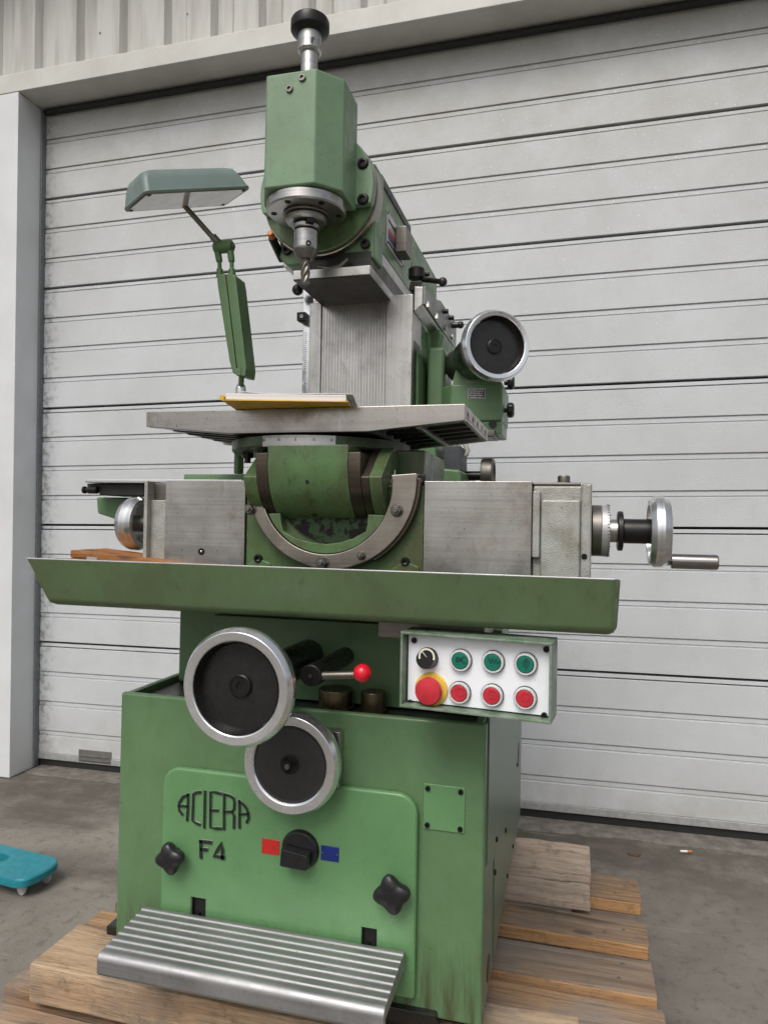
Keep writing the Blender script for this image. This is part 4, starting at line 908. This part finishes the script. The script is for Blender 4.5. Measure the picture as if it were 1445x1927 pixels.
ya = PX(818, 560, rxr).y; Bd(MB().box(rxr-.0003, rxr+.001, ya-.07, ya-.045, rzb+.012, rzb+.06, 0), 'warning_label', 'ochre', ram)
# ram clamp with ball lever
c = P(784, 515, .455); clm = Bd(MB().lathe([(.017, 0), (.019, .002), (.019, .022), (.016, .025), (0, .025)], (c.x, c.y, c.z-.012), (0, 0, 1), 36), 'ram_clamp', 'oxide', ram)
q = ext(769, 792, 528, 546, .44); Bd(MB().prism([(q[0], q[2]+.004), (q[0]+.006, q[2]), (q[1], q[2]+.004), (q[1]+.002, q[3]), (q[0]+.004, q[3])], 'y', .44, .48, .002), 'clamp_block', 'oxide', ram)
Bd(MB().cyl((c.x-.012, c.y, c.z+.012), (0, 0, 1), .002, .016, 10), 'clamp_pin', 'nut', ram)
a, b = P(793, 525, .455), P(833, 530, .43)
Bd(MB().cyl(a, b-a, .006, (b-a).length, 18), 'clamp_lever', 'oxide', ram); Bd(MB().ball(b, .0102, 20), 'ball_knob', 'bakelite', ram)
c = P(799, 516, .47); Bd(MB().cyl(c, (1, 0, 0), .005, .012, 14), 'clamp_screw', 'oxide', ram)

# ---- vertical head
HY, HB = .10, .232
hx0, hx1 = P(499, 250, HY).x, P(592.5, 240, HY).x
hz1 = P(545, 134, HY).z; hz0 = P(545, 349, HY).z
ch = .046
plan = [(hx0, HY), (hx1, HY), (hx1+ch*.92, HY+ch), (hx1+ch*.92, HB), (hx0-.034, HB), (hx0-.034, HY+.075)]
# roof slopes down towards the back on the shoulders: built as a loft of two plan loops
head = MB().loft([[(x, y, hz0) for x, y in plan], [(x, y, hz1) for x, y in plan]], .004, 3)
head = Bd(head, 'vertical_head', 'head')
for px, py in ((569, 146), (545, 167)):
    Bd(MB().socket(P(px, py, HY), D_, .0072, .004), 'screw', 'nut', head)
# swivel flange (round, axis along Y) with ears, ring and rear mount
FXc = P(597, 361, HB+.005); FRr = .1235
hc = Vector((FXc.x, 0, FXc.z))
def disc(r, y0, y1, name, mat, c=hc, bev=.002):
    return Bd(MB().lathe([(r-bev, 0), (r, bev), (r, y1-y0-bev), (r-bev, y1-y0)], (c.x, y1, c.z), (0, -1, 0), 96), name, mat, head)
zcut = P(690, 402, HB).z
pts = [(hc.x+FRr*math.cos(R_(a)), hc.z+FRr*math.sin(R_(a))) for a in range(-18, 199, 4)]
Bd(MB().prism(pts, 'y', HB-.006, HB+.020, .003, 2), 'swivel_flange', 'head', head)
disc(FRr*1.02, HB+.022, HB+.062, 'graduated_ring', 'ringsteel')
disc(FRr*.985, HB+.012, HB+.0222, 'flange_neck', 'oily')
mx0, mx1 = P(531, 460, HB+.055).x, P(708, 450, HB+.055).x; mz0 = P(620, 495, HB+.045).z
Bd(MB().prism([(mx0+.018, mz0), (mx1, mz0+.002), (mx1, rzt-.012), (mx0, rzt-.012), (mx0, mz0+.018)], 'y', HB+.040, RY0-.001, .005, 3), 'head_mount', 'green', head)
for px, py in ((683, 307), (683, 374)): Bd(MB().socket(P(px, py, HB-.006), D_, .0105, .005).cyl(P(px, py, HB-.0061), (0, 1, 0), .0125, .0005, 24), 'flange_screw', 'oxide', head)
for px, py in ((688, 459), (541, 471)): Bd(MB().socket(P(px, py, HB+.040), D_, .0105, .008), 'mount_screw', 'oxide', head)
# oil tube arc under the ring and orange-capped nozzle
Bd(MB().tube([P(655, 487, HB+.02), P(640, 500, HB+.02), P(620, 505, HB+.02), P(600, 502, HB+.03)], .005, 12), 'oil_tube', 'nut', head)
a, b = P(512, 447, .24), P(531, 488, .30)
Bd(MB().cyl(a, b-a, .009, (b-a).length, 18), 'coolant_nozzle', 'oxide', head); dd = (a-b).normalized(); Bd(MB().cyl(a-dd*.002, dd, .0066, .017, 18), 'nozzle_cap', 'orange', head)
# spindle nose stack (axis Z)
SX, SY = P(577, 390, .178).x, .178
def Zs(py, px=577, y=SY): return P(px, py, y).z
zn0 = hz0-.0005
def stack(name, mat, z1, z0, r, bev=.002, seg=64): return Bd(MB().cyl((SX, SY, z0), (0, 0, 1), r, z1-z0, seg, bev), name, mat, head)
stack('nose_flange', 'steel', zn0, zn0-.022, .0785, .003)
for k in range(6):
    a = k*math.pi/3+.3; Bd(MB().socket((SX+.064*math.cos(a), SY+.064*math.sin(a), zn0-.022), (0, 0, -1), .006, .0015), 'nose_screw', 'oxide', head)
stack('nose_ring', 'nut', zn0-.0222, zn0-.027, .046)
stack('spindle_nose', 'steel', zn0-.0272, zn0-.041, .0405, .003)
stack('chuck_neck', 'oxide', zn0-.0412, zn0-.043, .025)
stack('chuck_collar', 'steel', zn0-.0432, zn0-.053, .0265, .002)
stack('chuck_groove', 'oxide', zn0-.0532, zn0-.0555, .0235)
zt_ = zn0-.0557; zc_ = Zs(470)
Bd(MB().lathe([(.0225, 0), (.0238, -.0015), (.0238, zc_-zt_+.002), (.0232, zc_-zt_)], (SX, SY, zt_), (0, 0, 1), 56), 'tool_holder', 'steel', head)
zt2 = Zs(488)
Bd(MB().lathe([(.0236, 0), (.0236, -.006), (.0150, zt2-zc_), (.0, zt2-zc_)], (SX, SY, zc_-.0002), (0, 0, 1), 56), 'holder_nose', 'nut', head)
c = P(590, 456, SY-.02); d = Vector((.55, -.83, 0)); Bd(MB().socket(Vector((SX, SY, c.z))+d.normalized()*.0225, d, .0055, .003), 'grub_screw', 'oxide', head)
for sgn in (-1, 1):
    b_ = MB(); b_.M = Matrix.Translation((SX, SY, zn0-.039)) @ Matrix.Rotation(R_(35), 4, 'Z'); b_.box(-.008, .008, sgn*.028-.008, sgn*.028+.008, -.012, .004, .0015); Bd(b_, 'drive_key', 'oxide', head)
# end mill with spiral flutes
ze = Zs(533); n = 40; loops = []
for i in range(n+1):
    z = zt2+.004+(ze-zt2-.004)*i/n; tw = i/n*4.6
    lp = []
    for k in range(36):
        a = 2*math.pi*k/36; f_ = .5+.5*math.cos(4*(a)); rr = .0094*(.70+.30*f_**.55)
        if i < 5: rr = .0088
        lp.append((SX+rr*math.cos(a-tw), SY+rr*math.sin(a-tw), z))
    loops.append(lp)
Bd(MB().loft(loops), 'end_mill', 'nut', head)
# draw bar with knurled knob on top
zk = hz1
stack('draw_bar', 'steel', Zs(88), hz1-.004, .0165)
stack('draw_sleeve', 'steel', Zs(50), Zs(102), .0238, .004)
Bd(MB().socket(P(589, 72, SY-.0235), D_, .004, .001), 'cross_hole', 'rubber', head)
zk0 = Zs(72)
Bd(MB().lathe([(.020, -.006), (.023, .004), (.036, .010), (.0385, .014), (.0385, .030), (.0365, .034), (.0, .036)], (SX, SY, zk0), (0, 0, 1), 64), 'draw_knob', 'oxide', head)

# ================================================================ WORK LAMP
LO = P(453, 892, .30)
lamp = thing('work_lamp', LO, 'jointed green work lamp with flat teal shade beside the machine head', 'lamp')
LY = .20
Rz = lambda a, b, c: Matrix.Rotation(a, 4, 'Z') @ Matrix.Rotation(b, 4, 'X') @ Matrix.Rotation(c, 4, 'Y')
LMx = Matrix.Translation((-.797, .2, 1.745)) @ Rz(.957, .002, -.344)
hw, hd = .122, .059
def rr(w_, d_, z, r=.012, n=4):
    o = []
    for sx, sy, s0 in ((1, 1, 0), (-1, 1, 90), (-1, -1, 180), (1, -1, 270)):
        for k in range(n+1):
            a = R_(s0+90*k/n); o.append(((w_-r)*sx+r*math.cos(a), (d_-r)*sy+r*math.sin(a), z))
    return o
mb = MB(); mb.M = LMx
mb.loft([rr(hw-.004, hd-.004, .003), rr(hw, hd, .0), rr(hw+.001, hd+.001, .004), rr(hw-.002, hd-.002, .010), rr(hw-.008, hd-.008, .030), rr(hw-.016, hd-.016, .046), rr(hw-.03, hd-.028, .052)])
shade = mb.build('lamp_shade', M['teal'], lamp)
mb = MB(); mb.M = LMx; mb.loft([rr(hw-.007, hd-.007, .0028), rr(hw-.006, hd-.006, -.0012)]); mb.build('lens', M['lens'], shade)
for sx in (-1, 1):
    for sy in (-1, 1):
        mb = MB(); mb.M = LMx; mb.cyl((sx*(hw-.012), sy*(hd-.012), -.001), (0, 0, -1), .004, .002, 14); mb.build('lens_screw', M['oxide'], shade)
jy = .27
ja, jb = P(352, 392, .235), P(409, 456, jy)
MB().cyl(ja+(ja-jb).normalized()*.02, jb-ja, .0058, (jb-ja).length+.02, 18).build('thin_arm', M['nut'], lamp)
MB().cyl(P(400, 444, jy), jb-ja, .0085, .022, 18).build('arm_socket', M['lampgreen'], lamp)
j0, j1 = P(404, 466, jy), P(438, 463, jy)
MB().cyl(j0, j1-j0, .0135, (j1-j0).length, 28, .003).build('joint_barrel', M['lampgreen'], lamp)
MB().cyl(j1, j1-j0, .006, .004, 16).build('joint_screw', M['nut'], lamp)
for pa, pm, pc in (((409, 470), (413, 492), (414, 520)), ((433, 468), (436, 492), (437, 520))):
    a, m_, b = P(*pa, jy), P(*pm, jy), P(*pc, jy)
    MB().tube([a, a.lerp(m_, .85), m_, m_.lerp(b, .02), m_.lerp(b, .45), m_.lerp(b, .5), b], [.0075, .0072, .0065, .0045, .0045, .0068, .0085], 16).build('fork_rod', M['lampgreen'], lamp)
# case: two halves, front seam, tapered
def case(pxs, Y0, Y1):
    f_ = [P(a, b, Y0) for a, b in pxs]
    return [(p.x, p.z) for p in f_]
L_ = case([(408, 516), (424, 514), (447, 705), (438, 702), (432, 680), (410, 540)], jy-.02, jy)
Rr_ = case([(425, 514), (443, 517), (446, 535), (464, 690), (462, 708), (448, 706)], jy-.02, jy)
MB().prism(L_, 'y', jy-.022, jy+.028, .003, 2).build('arm_case', M['lampgreen'], lamp)
MB().prism(Rr_, 'y', jy-.022, jy+.028, .003, 2).build('arm_case', M['lampgreen'], lamp)
MB().cyl(P(466, 697, jy), (1, 0, 0), .006, .006, 16).build('case_screw', M['oxide'], lamp)
e = ext(444, 453, 692, 706, jy-.024); MB().box(e[0], e[1], jy-.024, jy-.01, e[2], e[3], .001).build('case_latch', M['lampgreen'], lamp)
pp = P(453, 892, .30); zt = P(453, 738, .30).z
MB().cyl((pp.x, .29, pp.z), (0, 0, 1), .0105, zt-pp.z, 24).build('post', M['lampgreen'], lamp)
c = P(453, 742, .29)
MB().lathe([(.0115, 0), (.0115, .012), (.0095, .02), (.006, .024), (.0, .024)], (c.x, .29, c.z), (0, 0, 1), 14).build('knurled_collar', M['chrome'], lamp)
a, b = P(453, 732, .288), P(455, 704, .275); MB().cyl(a, b-a, .006, (b-a).length, 18).build('post_tip', M['lampgreen'], lamp)

# ================================================================ THINGS ON THE MACHINE
# folder of papers lying on the table, hanging over its front edge
zf = TZ+.0006
nl, nr = PZ(417, 752, zf+.001), PZ(655, 755, zf+.001)
dv = (nr-nl); wv = dv.length; dv.normalize(); pv = Vector((-dv.y, dv.x, 0))
fo = thing('paper_folder', nl, 'yellow folder stuffed with white papers lying on the work table', 'folder')
def slab(z0, z1, l, r_, f, b, curl=0, nx=24, ny=10, ph=0):
    t = bmesh.new(); G_ = []
    for s_ in (0, 1):
        for j in range(ny+1):
            for i in range(nx+1):
                u = i/nx; v = j/ny; p = nl+dv*(l+(r_-l)*u)+pv*(f+(b-f)*v)
                lift = curl*max(0, (1-u*3.2))**2*.5+curl*.25*math.sin(7*u+ph)*(1-v)*.5+abs(curl)*.25
                t.verts.new((p.x, p.y, (z1 if s_ else z0)+lift))
    t.verts.ensure_lookup_table(); n_ = (nx+1)*(ny+1); ix = lambda s_, i, j: t.verts[s_*n_+j*(nx+1)+i]
    for j in range(ny):
        for i in range(nx):
            t.faces.new((ix(0, i, j), ix(0, i, j+1), ix(0, i+1, j+1), ix(0, i+1, j))); t.faces.new((ix(1, i, j), ix(1, i+1, j), ix(1, i+1, j+1), ix(1, i, j+1)))
    for i in range(nx):
        t.faces.new((ix(0, i, 0), ix(0, i+1, 0), ix(1, i+1, 0), ix(1, i, 0))); t.faces.new((ix(0, i, ny), ix(1, i, ny), ix(1, i+1, ny), ix(0, i+1, ny)))
    for j in range(ny):
        t.faces.new((ix(0, 0, j), ix(1, 0, j), ix(1, 0, j+1), ix(0, 0, j+1))); t.faces.new((ix(0, nx, j), ix(0, nx, j+1), ix(1, nx, j+1), ix(1, nx, j)))
    m_ = MB(); m_._add(t); return m_
slab(zf-TZ+TZ, zf+.0014, 0, wv, 0, .20).build('folder_back', M['folder'], fo)
slab(zf+.0016, zf+.0115, .006, wv-.004, .003, .195, .0012).build('papers', M['paper'], fo)
slab(zf+.0130, zf+.0140, .022, wv+.006, .012, .20, .0045, ph=2.2).build('plastic_sleeve', M['plastic_grey'], fo)
MB().tube([nl+Vector((-.001, .002, .004)), nl+Vector((-.001, .15, .004))], .004, 10).build('folder_spine', M['folder'], fo)

# wooden case lying tilted in the chip tray
a, b = P(134, 1035, -.03), P(300, 1056, -.03)
wb = thing('wooden_case', (a.x, -.03, .925), 'reddish brown wooden case leaning in the left end of the chip tray', 'wooden box')
mb = MB(); ang = math.atan2(b.z-a.z, b.x-a.x); ln = (b-a).length+.10
mb.M = Matrix.Translation(a) @ Matrix.Rotation(-ang, 4, 'Y')
mb.box(0, ln, 0, .10, -.030, -.0135, .0015); mb.build('case_body', M['boxwood'], wb)
mb = MB(); mb.M = Matrix.Translation(a) @ Matrix.Rotation(-ang, 4, 'Y'); mb.box(-.001, ln+.001, -.001, .101, -.013, 0, .002); mb.build('case_lid', M['boxwood'], wb)
mb = MB(); mb.M = Matrix.Translation(a) @ Matrix.Rotation(-ang, 4, 'Y'); mb.box(.036, .058, -.0028, -.0012, -.018, -.008, .0004); mb.build('clasp', M['scale'], wb)

# ================================================================ PALLET, TIMBERS, LOOSE BOARDS
ZP = .18
pal = thing('wooden_pallet', (-.35, .4, 0), 'weathered wooden pallet of broad boards under the milling machine', 'pallet')
def plank(x0, x1, y0, y1, z0, z1, par, mat, name='deck_board', jag=.003, rz=0.):
    mb = MB(); n = 14; t = bmesh.new(); loops = []
    for i in range(n+1):
        u = i/n; x = x0+(x1-x0)*u
        w1, w2, w3 = (random.gauss(0, jag*.35) for _ in range(3))
        loops.append([(x, y0+w1, z0), (x, y1+w2, z0), (x, y1+w2-.001, z1+w3*.3), (x, y0+w1+.002, z1+w3*.3)])
    mb.M = Matrix.Rotation(rz, 4, 'Z'); mb.loft(loops, .0012, 1, True, 50); return mb.build(name, M[mat], par, smooth=30)
yz = lambda py, px: PZ(px, py, ZP).y
xe = PZ(1215, 1740, ZP).x
bys = [(yz(1700, 1206), yz(1655, 1203)), (yz(1782, 1222), yz(1738, 1217)), (yz(1878, 1238), yz(1812, 1228))]
bys += [(bys[2][0]-.155, bys[2][0]-.035), (bys[2][0]-.32, bys[2][0]-.19), (-.16, -.045)]
for i, (y0, y1) in enumerate(bys): plank(-1.02+random.uniform(-.01, .01), xe+random.uniform(-.006, .006), y0, y1, ZP-.030, ZP, pal, 'wood')
for x in (-1.0, -.45, xe-.16):
    plank2 = MB().box(x, x+.145, -.15, bys[0][1]-.006, ZP-.055, ZP-.0305, .002).build('stringer', M['wood'], pal)
    for y in (-.14, .34, bys[0][1]-.13): MB().box(x, x+.145, y, y+.12, .0245, ZP-.0555, .002).build('block', M['wood_side'], pal)
    MB().box(x, x+.1, -.15, bys[0][1]-.006, .002, .024, .002).build('bottom_board', M['wood'], pal)
# fresh sawn front edges of the deck boards (paler than the weathered top)
for y0, y1 in bys[:4]:
    MB().box(-1.0, xe-.004, y0-.0025, y0+.004, ZP-.029, ZP-.003, .001, 1).build('sawn_edge', M['wood_side'], pal)
for x, y in ((xe-.06, bys[0][0]+.03), (xe-.05, bys[1][0]+.05), (xe-.07, bys[2][0]+.04), (xe-.06, bys[2][0]+.09), (xe-.09, bys[1][0]+.03)):
    MB().cyl((x, y, ZP-.001), (0, 0, 1), .004, .0022, 10).build('nail', M['nut'], pal)
def plank_thing(name, x0, x1, y0, y1, z0, z1, mat, label, cat, grp=None):
    ori = Vector(((x0+x1)/2, (y0+y1)/2, z0)); mb = MB(); n = 16; loops = []
    for i in range(n+1):
        x = x0+(x1-x0)*i/n; w = [random.gauss(0, .0012) for _ in range(4)]
        loops.append([(x, y0+w[0], z0), (x, y1+w[1], z0), (x, y1+w[1], z1+w[3]), (x, y0+w[0], z1+w[2])])
    mb.loft(loops, .0035, 2, True, 50); o = mb.build(name, M[mat], ori=ori, smooth=35); on_machine(o); return tag(o, label, cat, grp)
plank_thing('timber_beam', -.95, .02, -.034, .102, ZP+.0005, .250, 'beamwood', 'thick yellowish timber beam under the front of the machine base', 'timber')
plank_thing('timber_beam', -.93, -.17, .50, .63, ZP+.0005, .250, 'beamwood', 'thick timber beam under the rear of the machine base', 'timber')
ya, yb, yc_ = PZ(1108, 1700, ZP+.022).y, PZ(1108, 1650, ZP+.022).y, PZ(1108, 1592, ZP+.022).y
xq = PZ(1109, 1650, ZP+.022).x
plank_thing('loose_board', -.5, xq, ya, yb-.002, ZP+.0005, ZP+.022, 'greywood', 'short pale board on the pallet, the nearer of the two by the machine base', 'board')
plank_thing('loose_board', -.5, xq+.004, yb+.001, yc_, ZP+.0005, ZP+.022, 'greywood', 'short pale board on the pallet, the one closer to the garage door', 'board')

# ================================================================ DOLLY, LITTER
HZ = .085
def ring_pts(pts, n=6, r=.05):
    out = []
    for i, p in enumerate(pts):
        a = Vector(pts[i-1]); b = Vector(p); c = Vector(pts[(i+1) % len(pts)])
        d1 = (a-b).normalized(); d2 = (c-b).normalized(); rr_ = min(r, (a-b).length*.45, (c-b).length*.45)
        for k in range(n+1):
            u = k/n; out.append(tuple((b+d1*rr_)*(1-u)**2+b*2*u*(1-u)+(b+d2*rr_)*u*u))
    return out
e_ = PZ(87, 1624, HZ, AXW); w2 = PZ(0, 1600, HZ, AXW)
dx, dy = e_.x, e_.y
dol = thing('transport_dolly', (dx-.2, dy, 0), 'turquoise plastic transport dolly on small casters at the left edge', 'dolly', False)
DM = Matrix.Translation((dx, dy, 0)) @ Matrix.Rotation(R_(-8), 4, 'Z') @ Matrix.Diagonal((.58, .46, .72, 1))
out = ring_pts([(-.62, -.16), (-.02, -.165), (-.0, .0), (-.03, .16), (-.62, .16)], 10, .3)
inn = ring_pts([(-.56, -.06), (-.31, -.06), (-.28, .0), (-.30, .06), (-.56, .06)], 10, .05)
t = bmesh.new()
n = len(out)
def lp3(pp, z, k=0): return [t.verts.new((x, y, z)) for x, y in pp]
inset = lambda pp, q: [((x+.31)*q-.31, y*q) for x, y in pp]
A = [lp3(inset(out, .97), HZ-.035), lp3(out, HZ-.030), lp3(out, HZ-.006), lp3(inset(out, .975), HZ), lp3(inset(inn, 1.03), HZ), lp3(inn, HZ-.005), lp3(inn, HZ-.035)]
for a, b in zip(A, A[1:]+A[:1]):
    for i in range(n): t.faces.new((a[i], a[(i+1) % n], b[(i+1) % n], b[i]))
mb = MB(); mb.M = DM; mb._add(t); mb.build('deck', M['dolly'], dol)
for x, y in ((-.085, -.085), (-.07, .085), (-.54, -.1), (-.54, .1)):
    mb = MB(); mb.M = DM; mb.cyl((x, y-.012, .028), (0, 1, 0), .027, .022, 28, .004); cw = mb.build('caster_wheel', M['caster'], dol)
    mb = MB(); mb.M = DM; mb.box(x-.02, x+.02, y-.018, y-.014, .02, HZ-.034, .002); mb.box(x-.02, x+.02, y+.014, y+.018, .02, HZ-.034, .002); mb.box(x-.02, x+.02, y-.018, y+.018, HZ-.042, HZ-.034, .002); mb.build('caster_fork', M['caster'], cw)
c = PZ(1293, 1602, .012, AXW); o = MB().tube([(c.x-.022, c.y-.004, .0105), (c.x+.0, c.y, .0105)], .0038, 10).build('cigarette_end', M['paper'], ori=(c.x, c.y, .006))
tag(o, 'small cigarette end lying on the concrete in front of the door', 'cigarette')
MB().tube([(c.x+.0, c.y, .0105), (c.x+.014, c.y+.003, .0105)], .0039, 10).build('filter', M['orange'], o)
c = PZ(1193, 1608, .004, AXW); pts = [(c.x+.018*math.cos(a)*(1+.3*math.sin(3*a)), c.y+.012*math.sin(a)*(1+.3*math.cos(2*a))) for a in [k*math.pi/7 for k in range(14)]]
tag(MB().prism(pts, 'z', .0008, .004, 0).build('dead_leaf', M['leaf'], ori=(c.x, c.y, 0)), 'small brown dead leaf on the concrete near the door threshold', 'leaf')

for o in bpy.data.objects:
    if '_o' in o: del o['_o']
    if o.name.split('.')[0] in ('scale_mark', 'dial_mark', 'rule_mark', 'plate_text', 'button_symbol'): o['kind'] = 'stuff'
